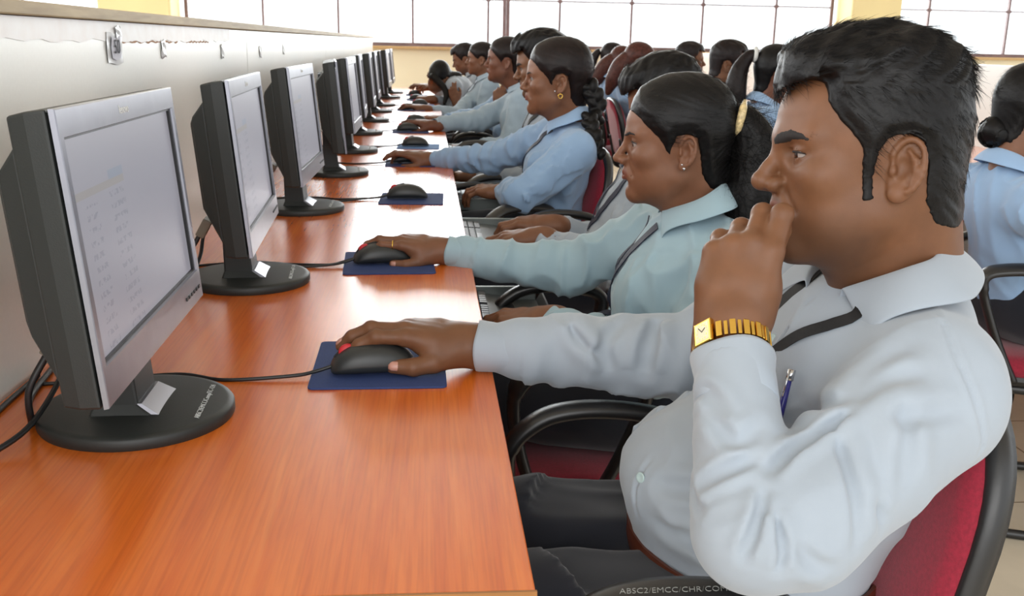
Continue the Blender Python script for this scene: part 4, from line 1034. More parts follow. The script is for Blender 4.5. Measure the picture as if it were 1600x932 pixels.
# ---------------------------------------------------------------- the man with the gold watch
DBG = {}
def merge_body(parts, inv, mat, root):
    V = []; Q = []; Cc = []; k = 0
    for v, q, c in parts: V.append(v-inv); Q.append(q+k); Cc.append(c); k += len(v)
    return mesh_np('body', np.concatenate(V), np.concatenate(Q), mat, root, np.concatenate(Cc))
def placer(root, inv):
    def P(o):
        o.parent = root; o.location = tuple(-np.asarray(inv, float)); return o
    return P
def skull_sd(L):
    d = None
    for c, r in (((-.003, 0, .046), (.094, .076, .088)), ((.033, 0, .048), (.068, .064, .058))):
        r = np.array(r, np.float32); qv = (L-np.array(c, np.float32))/r; k0 = np.sqrt((qv*qv).sum(1)); k1 = np.sqrt(((qv/r)**2).sum(1))+1e-9; e = k0*(k0-1)/k1
        d = e if d is None else np.minimum(d, e)-np.maximum(.02-np.abs(d-e), 0)**2/.02*.25
    return d
def man_with_watch():
    inv = np.array((1.0, 1.07, 0.0)); root = empty('person', tuple(inv)); P = placer(root, inv)
    tag(root, 'young man in pale shirt resting his mouth on his fist, gold watch on wrist', 'person')
    Mh = head_frame((1.028, 1.047, 1.086), 8.0, -1.0, -5.0, 1.0)
    neckb = V3(1.092, 1.06, 0.93)
    skin = Soft(); head_soft(skin, Mh, 'male', 0.6, 0.6); neck_soft(skin, Mh, neckb, 0.061)
    headf = skin.ev; h = HEAD_H
    lo, hi = skin.bounds(); parts = []
    v, q = surface(skin.ev, lo, hi, h); v = smooth_verts(v, q, 1, .4); parts.append((v, q, tint_fn(Mh, 'male')(v)))
    Rw = V3(.604, 1.366, .787); Relb = V3(.895, 1.31, .782)     # right hand on the mouse
    MR = frame(Rw, (-.975, .04, .20), (.16, -.10, .98), 1.0)
    sk = Soft(); nl = hand_soft(sk, MR, MOUSE_POSE, 1.12); wrist_soft(sk, MR, Relb, .029)
    l2, h2 = sk.bounds(); v, q = surface(sk.ev, l2, h2, HAND_H); v = smooth_verts(v, q, 1, .4); parts.append((v, q, np.ones((len(v), 4))))
    Lw = V3(.856, .955, .925); Lelb = V3(.835, .80, .765)       # left hand, knuckles against the lips
    ML = frame(Lw, (.18, .24, .95), (-.45, -.86, .24), .99, mirror=True)
    LP = dict(i=(16, 106, 52, 4), m=(40, 104, 52, 0), r=(56, 98, 50, -3), p=(56, 92, 46, -8), t=((.016, .016, -.016), (.044, .022, -.036), (.070, .010, -.048), (.088, -.006, -.052)), tn=(.4, .5, -.4))
    sk2 = Soft(); nl2 = hand_soft(sk2, ML, LP, 1.18); wrist_soft(sk2, ML, Lelb, .031)
    l2, h2 = sk2.bounds(); v, q = surface(sk2.ev, l2, h2, HAND_H); v = smooth_verts(v, q, 1, .4); parts.append((v, q, np.ones((len(v), 4))))
    tb = Soft(); shL, shR = V3(1.046, .905, .868), V3(1.07, 1.245, .90)     # the body inside the clothes
    tb.ell((1.05, 1.07, .80), (.08, .12, .14), 0.0); tb.ell((.94, 1.07, .62), (.09, .12, .09), 0.05); tb.cap(neckb, (1.06, 1.07, .86), .05, .08, 0.05)
    tb.chain([shL, Lelb+V3(0, 0, .012), Lw], [.045, .036, .027], .02); tb.chain([shR, Relb, Rw], [.045, .036, .026], .02); tb.cap(shL, shR, .045, .045, .05)
    for y in (.985, 1.155): tb.chain([(.94, y, .56), (.56, y, .565), (.53, y, .09)], [.06, .05, .04], .03); tb.cap((.53, y, .06), (.43, y, .05), .035, .028, .02)
    l2, h2 = tb.bounds(); v, q = surface(tb.ev, l2, h2, .012); parts.append((v, q, np.ones((len(v), 4))))
    merge_body(parts, inv, M['skin_brown'], root)
    P(skin_patch('eyebrow', Mh, headf, [[(y*.0105, .0262, .0044), (y*.020, .0292, .0060), (y*.034, .0325, .0056), (y*.047, .0310, .0036), (y*.0560, .0270, .0014)] for y in (-1, 1)], h*.8, M['brow_hair'], .0008, .0010))
    n0 = set(COL.objects); eyes(Mh, None, (1, -.05, -.12))
    for o in [o for o in COL.objects if o not in n0]: P(o)
    lashes(Mh, None, 'male', .6, P)
    nails_part(nl+nl2[4:], None, P)
    hv, hq = parts[0][0], parts[0][1]; ax0 = Mh[:3, :3]
    def patch_roots(pl, n, seed):
        def cond(ce, nrm):
            L = to_local(Mh, ce); d = np.full(len(L), 9.0)
            for (y0, z0, r0), (y1, z1, r1) in zip(pl[:-1], pl[1:]):
                ba = np.array((y1-y0, z1-z0)); pa = L[:, 1:]-np.array((y0, z0)); t = np.clip((pa @ ba)/(ba @ ba), 0, 1); e = pa-t[:, None]*ba; d = np.minimum(d, np.hypot(e[:, 0], e[:, 1])-(r0+(r1-r0)*t))
            return (L[:, 0] > .045)*np.clip(.35-d/.0015, 0, 1)
        return pick_roots(hv, hq, cond, n, seed)
    for y in (-1, 1):
        st = strands('moustache', patch_roots([(y*.002, -.0370, .0040), (y*.012, -.0395, .0042), (y*.0215, -.0460, .0036), (y*.0265, -.0560, .0018)], 420, 11+y), lambda p, y=y: ax0 @ unit(np.array((0, y*.7, -.7))), M['brow_hair'], None, 3, (.004, .0075), .00016, .15, 3, .35); P(st)
        st = strands('eyebrow', patch_roots([(y*.0095, .0262, .0042), (y*.020, .0295, .0056), (y*.034, .0330, .0052), (y*.047, .0312, .0036), (y*.0575, .0262, .0014)], 900, 21+y), lambda p, y=y: ax0 @ unit(np.array((-.2, y*.95, .28))), M['brow_hair'], None, 3, (.005, .010), .0003, .12, 6, .25); P(st)
    # hair: side outline of the cut, thickness over the skull
    poly = [(.126, .070), (.128, .085), (.124, .105), (.105, .126), (.085, .142), (.05, .158), (.0, .165), (-.06, .15), (-.11, .11), (-.125, .06), (-.122, .0), (-.108, -.05), (-.080, -.066), (-.055, -.058), (-.040, -.034), (-.037, .005), (-.031, .026), (-.014, .034), (.004, .031), (.0135, .016), (.0155, -.010), (.0150, -.033), (.0265, -.036), (.0290, -.005), (.031, .018), (.040, .034), (.054, .050), (.064, .066), (.066, .086), (.078, .090), (.096, .086), (.108, .076), (.118, .066)]
    def hairf(X):
        L = to_local(Mh, X); x, y, z = L[:, 0], L[:, 1], L[:, 2]
        hb = headf(X); base = np.minimum(hb, skull_sd(L))
        top = np.clip((z-.07)/.05, 0, 1); front = np.clip((x-.02)/.07, 0, 1); low = np.clip((.05-z)/.08, 0, 1); back = np.clip((-x-.02)/.06, 0, 1)
        t = (.0085+.0145*top+.0085*top*front)*(1-low*.55)-.002*back
        a = np.where(z > .085, x*.35+z*.2, x*.8-z*.9); lock = vnoise(np.stack([a*150, y*(70*top+25), (z*.8+x*.6)*38+a*10], 1)); fine = vnoise(np.stack([a*420+y*120*top, y*90, (z+x)*45], 1))
        t = t+(.0035*top+.0008)*(lock-.5)*2+.0010*(fine-.5)
        edge = poly_sd(np.stack([x, z], 1), poly)+.0025*(fine-.5)+.002*(lock-.5)
        t = t*np.where(x > .075, 1, np.clip(-edge/.012, .30, 1)**.7)
        edge = np.where((x < .062) & (x > .0) & (z > -.03) & (z < .03), edge+.0012, edge)
        return np.maximum(base-t, np.maximum(edge, -(hb+.004)))
    v, q = surface(hairf, Mh[:3, 3]-.145, Mh[:3, 3]+.175, h); v = smooth_verts(v, q, 1, .3)
    hair = P(mesh_np('hair', v, q, M['hair_black'], None))
    ax = Mh[:3, :3]
    def cond(ce, nrm):
        L = to_local(Mh, ce); N = nrm @ ax; out = headf(ce) > .003
        return out*(((N[:, 2] > .05) & (L[:, 2] > .06))*(0.5+np.clip(L[:, 0]*6, 0, 1.2))+(L[:, 2] > -.06)*.55)
    def flow(p):
        L = to_local(Mh, p[None])[0]
        if L[2] > .09: return ax @ unit(np.array((-.70, .30, .30 if L[0] > .03 else -.1)))
        return ax @ unit(np.array((-.75, 0, -.62)))
    roots = pick_roots(v, q, cond, STRANDS, 4)
    st = strands('hair_strands', roots, flow, M['hair_black'], None, 4, (.012, .030), .00036, .10, 5, .30)
    top = [r for r in roots if to_local(Mh, r[0][None])[0][2] > .095][:STRANDS//6]
    st2 = strands('flyaway_hair', top, flow, M['hair_black'], None, 4, (.010, .024), .0003, .5, 9, .7)
    for o in (st, st2): o.parent = hair
    # ---------------- shirt
    s = Soft()
    s.ell((1.036, 1.069, .812), (.116, .160, .155), 0.0, rot=np.array(Matrix.Rotation(.35, 3, 'Y')))
    s.ell((.965, 1.07, .70), (.125, .150, .115), 0.08)
    s.ell((.872, 1.073, .705), (.096, .118, .080), 0.07)
    s.ell((.935, 1.07, .62), (.130, .158, .09), 0.05)
    s.cap((1.100, 1.06, .908), shL+V3(.02, .03, .02), .056, .064, 0.04); s.cap((1.100, 1.06, .908), shR, .056, .066, 0.04)
    s.ell((1.03, 1.01, .855), (.085, .10, .085), 0.04)
    # left sleeve: bent at the elbow, resting on the armrest
    s.chain([shL, V3(.968, .852, .832), V3(.885, .812, .788)], [.076, .066, .058], 0.03)
    s.cap((.885, .812, .788), (.845, .800, .776), .058, .050, 0.03)
    s.chain([V3(.840, .803, .778), V3(.842, .86, .845), Lw+V3(-.002, -.004, -.002)], [.053, .044, .035], 0.016)
    # right sleeve, full above its cuff
    s.chain([shR, V3(.99, 1.30, .825), Relb], [.080, .064, .055], 0.03); s.chain([Relb, V3(.77, 1.342, .782), Rw+V3(.078, -.012, -.004)], [.055, .050, .0455], 0.012); s.cap(Rw+V3(.078, -.012, -.003), Rw+V3(.006, 0, -.003), .035, .033, .012)
    s.M = np.eye(4)
    dL = unit(Lw-V3(.842, .86, .845)); dR = unit(Rw-Relb); cL = Lw-dL*.030; cR = Rw-dR*.014-V3(0, 0, .002)
    s.cut(cL-dL*.01, dL, .075); s.cut(cR-dR*.02, dR, .075); s.cut((.93, 1.07, .620), (-.08, 0, -1), .30)
    DBG['man_shirt'] = s
    A = lambda *p: [V3(x) for x in p]
    folds = [
        (A((.848, .791, .844), (.875, .807, .856), (.915, .821, .873), (.934, .827, .885)), .007, .009),
        (A((.840, .778, .832), (.828, .758, .809), (.816, .753, .781)), .006, .0055), (A((.842, .763, .82), (.848, .748, .796), (.847, .745, .774)), .006, .0050),
        (A((.838, .806, .850), (.811, .804, .839), (.784, .82, .815)), .007, .0075), (A((.775, .83, .83), (.791, .836, .807), (.80, .82, .79)), .006, .004),
        (A((.913, .823, .873), (.914, .768, .837), (.916, .753, .788)), .007, .004), (A((.93, .827, .875), (.93, .775, .837), (.934, .757, .80)), .008, -.0035),
        (A((.934, .827, .885), (.967, .845, .906), (1.006, .84, .922)), .013, .007), (A((.947, .957, .83), (.93, .86, .881), (.966, .870, .908), (1.008, .875, .934)), .013, .006),
        (A((.957, .809, .888), (.984, .802, .89), (1.037, .807, .898)), .010, .0035),
        (A((1.046, .90, .965), (1.043, .871, .952), (1.041, .836, .931), (1.051, .807, .894), (1.058, .801, .861), (1.06, .82, .82)), .0035, .0024),
        (A((.862, 1.29, .846), (.846, 1.27, .816), (.842, 1.271, .774)), .012, .010), (A((.81, 1.30, .842), (.79, 1.29, .812), (.80, 1.30, .762)), .010, .006), (A((.74, 1.33, .83), (.765, 1.31, .80), (.80, 1.30, .775)), .010, .005),
        (A((.805, .86, .88), (.824, .817, .862), (.85, .826, .877)), .008, .005), (A((.92, .77, .838), (.946, .767, .803)), .009, .004), (A((.858, .748, .797), (.877, .747, .779), (.896, .75, .77)), .008, .004),
        (A((.98, 1.052, .935), (.945, 1.045, .885), (.91, 1.045, .84)), .0035, .0026), (A((.80, 1.03, .755), (.785, 1.03, .72), (.79, 1.03, .68)), .004, .0026),
        (A((.98, .827, .906), (.971, .786, .867), (.965, .775, .835)), .010, .004), (A((.80, .90, .87), (.809, .877, .89), (.822, .835, .88)), .008, .005),
        (A((.86, .96, .78), (.90, .97, .80), (.945, .957, .83)), .012, .008), (A((.80, .99, .74), (.84, .975, .74), (.89, .955, .76)), .010, .006), (A((.80, 1.0, .69), (.84, .97, .68), (.90, .945, .69)), .010, .006),
    ]
    nf0 = unit(V3(-.25, -.85, .45)); onf = lambda p: (lambda q_: q_ if np.linalg.norm(q_-p) < .045 else p)(march(s.ev, p+nf0*.045, -nf0, .12))
    fd = crease_disp([(list(smooth_curve([onf(x) for x in p], 14)), w*.85, d*1.45) for p, w, d in folds]); fold = cloth_disp(.0046, (17, 17, 10), np.array(((.80, 0, .6), (0, 1, 0), (-.6, 0, .80))), 1.3); arm = cloth_disp(.0085, (32, 10, 12), None, 2.2)
    s.disp(fd); s.disp(lambda X: fold(X)*.8); s.disp(arm, Relb-V3(.05, 0, 0), .17)
    s.cap(cL+dL*.04, cL-dL*.05, .030, .0285, 0.002, 's'); s.cap(cR+dR*.04, cR-dR*.06, .029, .028, 0.002, 's')
    P(grow('shirt', s, SHIRT_H, M['shirt_white'], None, sm=1))
    P(cuff_part(cR, dR, (0, 0, 1), .039, .0325, .064, None, M['shirt_white'])); P(cuff_part(cL, dL, ML[:3, 2], .0385, .0345, .055, None, M['shirt_white']))
    P(collar_part([(.985, 1.092, .944), (1.02, 1.135, .966), (1.080, 1.140, .995), (1.113, 1.065, 1.006), (1.084, .990, .997), (1.045, .978, .985), (.996, 1.018, .953)], (1.07, 1.06, .97), None, M['shirt_white'],   .060, .03, 1.15, -.014, lat=V3(.15, -1, 0)))
    # buttons, pocket edge
    def button(p, n, r=.0055):
        mb = MB().lathe([(r, 0), (r, .0012), (r*.85, .002), (r*.6, .0014), (.0003, .0012)], 20); F = frame(p, np.cross(n, (0, .3, 1)), n); mb.v = [tuple((F @ np.array((*v, 1)))[:3]) for v in mb.v]; P(mb.build('button', M['button'], None, True))
    sh_ = s; onb = lambda p, n, k: march(sh_.ev, V3(p)+unit(V3(n))*.05, -unit(V3(n)), .12)+unit(V3(n))*k
    button(onb((.943, 1.060, .8835), (-.75, -.45, .5), 0), (-.75, -.45, .5)); button(onb((.785, 1.022, .733), (-.8, -.55, .15), 0), (-.8, -.55, .15), .0062)
    # ---------------- lanyard
    nn0 = unit(V3(-.6, -.5, .55)); on = lambda p, k=.004: march(s.ev, V3(p)+nn0*.05, -nn0, .12)+nn0*k
    P(strap(smooth_curve([on((1.03, 1.02, .95)), on((1.0, .975, .937)), on((.977, .986, .92)), on((.952, 1.012, .898)), on((.915, 1.045, .862)), on((.88, 1.058, .82))], 30), .0125, V3(-.6, -.55, .55), M['black_ribbon'], 'lanyard', None))
    P(strap(smooth_curve([on((1.02, 1.13, .95)), on((.994, 1.107, .937)), on((.978, 1.115, .92)), on((.955, 1.118, .89)), on((.895, 1.085, .838)), on((.875, 1.066, .815))], 30), .0125, V3(-.7, -.4, .55), M['black_ribbon'], 'lanyard', None))
    # ---------------- trousers, belt, shoes
    s = Soft()
    s.ell((.945, 1.07, .56), (.15, .178, .105), 0.0)
    for y in (.975, 1.165): s.chain([(.93, y, .565), (.70, y-.01, .585), (.555, y-.01, .575)], [.095, .086, .074], .04); s.chain([(.555, y-.01, .57), (.545, y, .30), (.535, y, .09)], [.072, .058, .05], .03)
    s.cut((.945, 1.07, .632), (.06, 0, 1), .28); s.disp(cloth_disp(.004, (12, 16, 16), None, 9.0))
    P(grow('trousers', s, .007, M['trousers'], None, sm=2))
    belt = [(.94+.146*math.cos(a)-.004, 1.07+.166*math.sin(a), .622-.012*math.cos(a)) for a in np.linspace(0, 2*math.pi, 64, endpoint=False)]
    rings = []
    for a, p in zip(np.linspace(0, 2*math.pi, 64, endpoint=False), belt):
        o = V3(math.cos(a), math.sin(a), 0); rings.append([V3(p)+o*.002+V3(0, 0, .012), V3(p)+o*.004+V3(0, 0, .0), V3(p)+o*.002-V3(0, 0, .015), V3(p)-o*.002-V3(0, 0, .015), V3(p)-o*.002+V3(0, 0, .012)])
    P(MB().loft(rings, closed=True).build('belt', M['leather'], None, True, angle=50))
    for y in (.975, 1.165):
        s = Soft(); s.chain([(.545, y, .055), (.48, y, .045), (.41, y, .035)], [.042, .042, .032], .02); s.cut((.48, y, .0005), (0, 0, -1), .3, 0); P(grow('shoe', s, .006, M['shoe'], None, sm=1))
    # ---------------- gold watch
    w = P(empty('wristwatch')); Wc = Lw-dL*.016; zx = unit(ML[:3, 2]-dL*(ML[:3, 2] @ dL)); yx = unit(np.cross(dL, zx))
    if yx @ ML[:3, 1] < 0: yx = -yx
    el = lambda a, k=0: Wc+yx*math.cos(a)*(.0375+k)+zx*math.sin(a)*(.0318+k)
    nw = V3(-.74, -.67, .05); br = MB(); a0 = math.atan2((nw @ zx)*.0318, (nw @ yx)*.0375)
    for k in range(31):
        a = a0-math.radians(25)-k*math.radians(310/30)
        p = el(a); o = unit(yx*math.cos(a)/.0375+zx*math.sin(a)/.0318); t = unit(np.cross(dL, o)); R = Matrix((tuple(t), tuple(o), tuple(dL))).transposed()
        wd, th, hh_ = ((.0062, .0042, .0178), (.0038, .0028, .0165))[k % 2]
        br.box(tuple(p), (wd, th, hh_), R, bev=.0009)
    b = br.build('bracelet', M['gold'], w)
    p = el(a0, .001); o = unit(yx*math.cos(a0)/.0375+zx*math.sin(a0)/.0318); t = unit(np.cross(dL, o)); R = Matrix((tuple(t), tuple(o), tuple(dL))).transposed()
    MB().box(tuple(p), (.0225, .0075, .0265), R, bev=.0015).build('case', M['gold'], w)
    dl = MB().box(tuple(p+o*.0037), (.0165, .0008, .0205), R).build('dial', M['dial'], w)
    for k in range(12):
        a = k*math.pi/6; q_ = p+o*.0043+t*math.sin(a)*.0066+dL*math.cos(a)*.0085; MB().box(tuple(q_), (.0008, .0003, .0018), R).build('hour_mark', M['gold'], dl)
    for l_, an in ((.0055, .9), (.0075, -.6)):
        q_ = p+o*.0044; d_ = t*math.sin(an)+dL*math.cos(an); MB().tube([tuple(q_), tuple(q_+d_*l_)], .0004, 6).build('hand', M['dark_ink'], dl)
    # ---------------- pen clipped in the pocket
    pn = empty('pen'); tag(pn, 'clear pen with blue cap clipped in the pale shirt pocket behind the gold watch', 'pen')
    a = onb((.948, .992, .866), (-.62, -.62, .45), .005); b = onb((.938, .985, .815), (-.62, -.62, .45), .005); d = unit(b-a); n = unit(V3(-.62, -.62, .45)); n = unit(n-d*(n @ d)); sd = np.cross(d, n); off = n*.004
    MB().tube([tuple(a+off), tuple(a+off+d*.012)], .0042, 12).build('clip_head', M['chrome'], pn, True)
    MB().tube([tuple(a+off+d*.012), tuple(a+off+d*.040), tuple(a+off+d*.060)], [.003, .0042, .0044], 12).build('cap', pmat('pen_blue', S2L(46, 46, 120), .3), pn, True)
    MB().tube([tuple(a+off+n*.005+d*.002), tuple(a+off+n*.0055+d*.03)], .001, 8).build('clip', M['chrome'], pn, True)
    return root
# ---------------------------------------------------------------- everyone else, from joints
_CAMP = V3(0.547, 0, 1.2073)
def at(x, y, Y):
    """the point at depth Y of the room seen at photo position x, y."""
    d = np.array(_fw)+np.array(_r2)*((x-800)/1550.0)-np.array(_u2)*((y-466)/1550.0); return _CAMP+d*(Y/d[1])
def ik(a, b, l1, l2, pole):
    d = b-a; L = np.linalg.norm(d); u = d/L
    if L > (l1+l2)*.985: l1, l2 = l1*L/(l1+l2)*1.012, l2*L/(l1+l2)*1.012
    x = (l1*l1-l2*l2+L*L)/(2*L); h = math.sqrt(max(l1*l1-x*x, 0)); p = np.asarray(pole, float); p = unit(p-u*(p @ u)); return a+u*x+p*h
def march(f, p, d, maxd=.6):
    p = np.asarray(p, float); d = unit(d); t = 0
    for _ in range(60):
        v = float(f((p+d*t)[None].astype(np.float32))[0]); t += min(v, .04)*.8
        if v < .0008 or t > maxd: break
    return p+d*t
FPOLY = [(.105, .079), (.112, .10), (.09, .15), (.03, .18), (-.05, .175), (-.12, .13), (-.14, .05), (-.13, -.03), (-.10, -.075), (-.062, -.07), (-.044, -.045), (-.037, .0), (-.031, .026), (-.014, .034), (.006, .031), (.015, .012), (.018, -.006), (.026, .002), (.034, .018), (.050, .034), (.066, .050), (.080, .064), (.093, .074)]
MPOLY = [(.118, .074), (.122, .09), (.118, .110), (.10, .130), (.085, .146), (.05, .162), (.0, .168), (-.06, .155), (-.11, .115), (-.13, .06), (-.125, .0), (-.108, -.05), (-.080, -.066), (-.055, -.058), (-.040, -.034), (-.037, .005), (-.031, .026), (-.014, .034), (.004, .031), (.0135, .016), (.017, -.005), (.0255, -.007), (.029, .010), (.040, .034), (.054, .050), (.064, .066), (.070, .080), (.090, .080), (.108, .072)]
def hair_generic(Mh, headf, h, style, mat, place, strand_n=0, vol=1.0, seed=1):
    poly = FPOLY if style != 'short' else MPOLY
    def f(X):
        L = to_local(Mh, X); x, y, z = L[:, 0], L[:, 1], L[:, 2]; hb = headf(X)/Mh_s; base = np.minimum(hb, skull_sd(L))
        top = np.clip((z-.05)/.07, 0, 1); low = np.clip((.04-z)/.09, 0, 1); back = np.clip((-x-.0)/.08, 0, 1)
        if style == 'short':
            front = np.clip((x-.02)/.07, 0, 1); t = (.008+.013*top+.006*top*front)*(1-low*.55)*vol
            lock = vnoise(np.stack([(x*.4+z*.3)*140+seed, y*70, (z+x)*34], 1)); t = t+.004*vol*(lock-.5)*(.4+top)
        else:
            t = (.0065+.005*top+.006*back)*(1-low*.35)*vol
            # strands drawn back from the forehead to the tie
            ang = np.arctan2(z-.05, -x-.13); lock = vnoise(np.stack([ang*26+seed, y*55, np.hypot(z-.05, x+.13)*9], 1)); t = t+.0016*(lock-.5)
            t = t*np.clip((.108-x)/.03, .25, 1)
        edge = poly_sd(np.stack([x, z], 1), poly)+.0035*(vnoise(L*150+seed)-.5)
        t = t*(np.clip(-edge/.02, .10, 1)**.7 if style != 'short' else np.where(x > .075, 1, np.clip(-edge/.014, .12, 1)**.7))
        return np.maximum(base-t, np.maximum(edge, -(hb+.004)))*Mh_s
    Mh_s = float(np.cbrt(abs(np.linalg.det(Mh[:3, :3]))))
    v, q = surface(f, Mh[:3, 3]-.15*Mh_s, Mh[:3, 3]+.18*Mh_s, h); v = smooth_verts(v, q, 1, .3)
    o = place(mesh_np('hair', v, q, mat))
    if strand_n:
        ax = Mh[:3, :3]/Mh_s
        def flow(p):
            L = to_local(Mh, p[None])[0]
            if style == 'short': return ax @ unit(np.array((-.6, .25, .2 if L[0] > .03 else -.35)))
            return ax @ unit(np.array((-.125, 0, .055))-L)
        rt = pick_roots(v, q, lambda ce, n: (headf(ce) > .002).astype(float), strand_n, 3)
        st = strands('hair_strands', rt, flow, mat, None, 4, (.018, .045), .00034, .06, 4, .12 if style != 'short' else .35); st.parent = o
        if style != 'short': pass
        fl = strands('flyaway_hair', rt[:strand_n//25], flow, mat, None, 4, (.015, .035), .00022, .35, 8, .5); fl.parent = o
    return o
def tail_part(pts, rs, mat, place, h, name='ponytail', strand_n=0, flat=1.0):
    c = smooth_curve(pts, 22); r = np.interp(np.linspace(0, 1, 22), np.linspace(0, 1, len(rs)), rs); s = Soft()
    s.chain(list(c), list(r), .01)
    tang = unit(c[-1]-c[0])
    def dsp(P):
        t = P @ tang; side = P-np.outer(t, tang); return .0035*(vnoise(np.c_[side[:, :2]*160, t*9])-.5)+.002*(vnoise(np.c_[side[:, :2]*420, t*14])-.5)
    s.disp(dsp); l, u = s.bounds(); v, q = surface(s.ev, l, u, h); v = smooth_verts(v, q, 1, .4); o = place(mesh_np(name, v, q, mat))
    if strand_n:
        rt = pick_roots(v, q, lambda ce, n: np.ones(len(ce)), strand_n, 7)
        def flow(p): i = int(np.argmin(((c-p)**2).sum(1))); return c[min(i+2, 21)]-c[max(i-1, 0)]
        st = strands('hair_strands', rt, flow, mat, None, 4, (.04, .09), .00034, .05, 4, .14); st.parent = o
    return o
def braid_part(pts, r0, r1, mat, place, h, n=10):
    c = smooth_curve(pts, n*2+1); s = Soft()
    for k in range(n*2):
        p = c[k]; t = unit(c[k+1]-c[k]); sd = unit(np.cross(t, (.2, 1, 0))); dn = np.cross(sd, t); sg = 1 if k % 2 else -1; r = r0+(r1-r0)*k/(2*n)
        ax = unit(t*.75+sd*sg*-.62); b = unit(np.cross(ax, dn)); R = np.stack([ax, b, np.cross(ax, b)], 1)
        s.ell(p+sd*sg*r*.42, (r*1.05, r*.62, r*.72), .002, rot=R)
    l, u = s.bounds(); v, q = surface(s.ev, l, u, h); return place(mesh_np('braid', v, q, mat))
def make_person(label, sex, head, pelv, skin, shirt, hair, hL, hR, body_yaw=0.0, facing=-1, neckb=None, shL=None, shR=None, q=(.004, .003, .008), lanyard=None, style='short', hair_vol=1.0, strand_n=0, group=None,
                legs=True, collar=True, arm_r=1.0, elL=None, elR=None, torso=1.0, extras=None, hem=True, lap=False, wrinkles=(), seedv=0.0, face=True, rest=None):
    """head: (pos, yaw, pitch, roll, scale). hL / hR: None or (wrist, finger direction, back-of-hand direction, pose, scale)."""
    sx = 1.0 if sex == 'male' else .90
    root = empty('person', (float(pelv[0]), float(pelv[1]), 0.0)); inv = np.array((float(pelv[0]), float(pelv[1]), 0.0)); P = placer(root, inv)
    tag(root, label, 'person', group)
    Mh = head_frame(*head[:4], head[4], facing); hs = head[4]; by = math.radians(body_yaw); bf = V3(facing*math.cos(by), math.sin(by), 0); bl = np.cross((0, 0, 1), bf)
    pelv = np.asarray(pelv, float)
    if neckb is None: neckb = HPt(Mh, -.055, 0, -.135)
    neckb = np.asarray(neckb, float)
    shL = neckb+bl*.175*sx-V3(0, 0, .055)-bf*.005 if shL is None else np.asarray(shL, float); shR = neckb-bl*.175*sx-V3(0, 0, .055)-bf*.005 if shR is None else np.asarray(shR, float)
    skinS = Soft(); head_soft(skinS, Mh, sex, .68 if sex == 'male' else .86, .2); neck_soft(skinS, Mh, neckb+V3(0, 0, .0), .058, sex); headf = skinS.ev
    lo, hi = skinS.bounds(); v, qd = surface(skinS.ev, lo, hi, q[0]); v = smooth_verts(v, qd, 1, .4); parts = [(v, qd, tint_fn(Mh, sex)(v))]
    up = unit(neckb-pelv); spine = lambda t: pelv+(neckb-pelv)*t
    R3 = np.stack([unit(bf-up*(bf @ up)), bl, up], 1)
    s = Soft(); w = sx*torso
    s.ell(spine(.62)+bf*.005, (.112*w, .158*sx, .15), 0.0, rot=R3)
    if sex == 'female':
        for k in (-1, 1): s.ell(spine(.60)+bl*.062*k+bf*.075, (.052, .062, .06), .05, rot=R3)
        s.ell(spine(.30)+bf*.01, (.098*w, .125*w, .13), .06, rot=R3)
    else: s.ell(spine(.30)+bf*.02, (.115*w, .142*w, .13), .07, rot=R3)
    s.ell(spine(.02)+bf*.0, (.135*w, .165*w, .11), .07)
    for sh in (shL, shR): s.cap(neckb-V3(0, 0, .022), sh, .050*sx, .062*sx, .04)
    s.ell(spine(.80), (.09*sx, .14*sx, .07), .05, rot=R3)
    root_j = {}; nl = []; arms = []; cuts = []; cuffs = []
    tb = Soft(); tb.ell(spine(.6), (.075, .11, .13), 0); tb.ell(spine(.15), (.09, .11, .1), .05); tb.cap(neckb, spine(.75), .045, .07, .05); tb.cap(shL, shR, .04, .04, .05)
    for side, sh, hd, el in (('L', shL, hL, elL), ('R', shR, hR, elR)):
        if hd is None:
            k = 1 if side == 'L' else -1; wr = pelv+bf*.22+bl*.16*k+V3(0, 0, .12); hd = (wr, bf, (0, 0, 1), REST_POSE, hs)
        wr = np.asarray(hd[0], float); sc = hd[4] if len(hd) > 4 else hs; k = 1 if side == 'L' else -1
        if el is None: el = ik(sh, wr, .275*sx, .25*sx, V3(0, 0, -1)+bl*.35*k-bf*.15)
        Mw = frame(wr, hd[1], hd[2], sc, mirror=(side == 'L'))
        hsft = Soft(); n_ = hand_soft(hsft, Mw, hd[3], 1.05 if sex == 'male' else .92); wrist_soft(hsft, Mw, el, .029 if sex == 'male' else .0255)
        l2, h2 = hsft.bounds(); v, qd = surface(hsft.ev, l2, h2, q[1]); v = smooth_verts(v, qd, 1, .4); parts.append((v, qd, np.ones((len(v), 4)))); nl += n_
        root_j[side] = hsft.joints; a = arm_r*sx; d = unit(wr-el); r0, r1, r2 = .072*a, .056*a, .037*a*(1.0 if sex == 'male' else 1.04)
        s.chain([sh, sh+(el-sh)*.5, el], [r0, .062*a, r1], .03); s.chain([el, el+(wr-el)*.45, wr-d*.065], [r1, .049*a, .040*a], .014); s.cap(wr-d*.065, wr, .033*a, .031*a, .014)
        c = wr-d*.012; s.cut(c-d*.01, d, .07); s.cap(c+d*.04, c-d*.045, .027*a, .026*a, .002, 's'); cuts.append((c, d)); cuffs.append((c, d, Mw[:3, 2]/sc, .0335*a, .031*a))
        s.disp(cloth_disp(.0095, (27, 27, 27), np.array(((d), unit(np.cross(d, (0.1, .2, 1))), unit(np.cross(d, np.cross(d, (.1, .2, 1))))))*np.array([[1.2], [.35], [.35]]), 2.2+seedv), el, .21)
        tb.chain([sh, el, wr], [.042, .034, .025], .02)
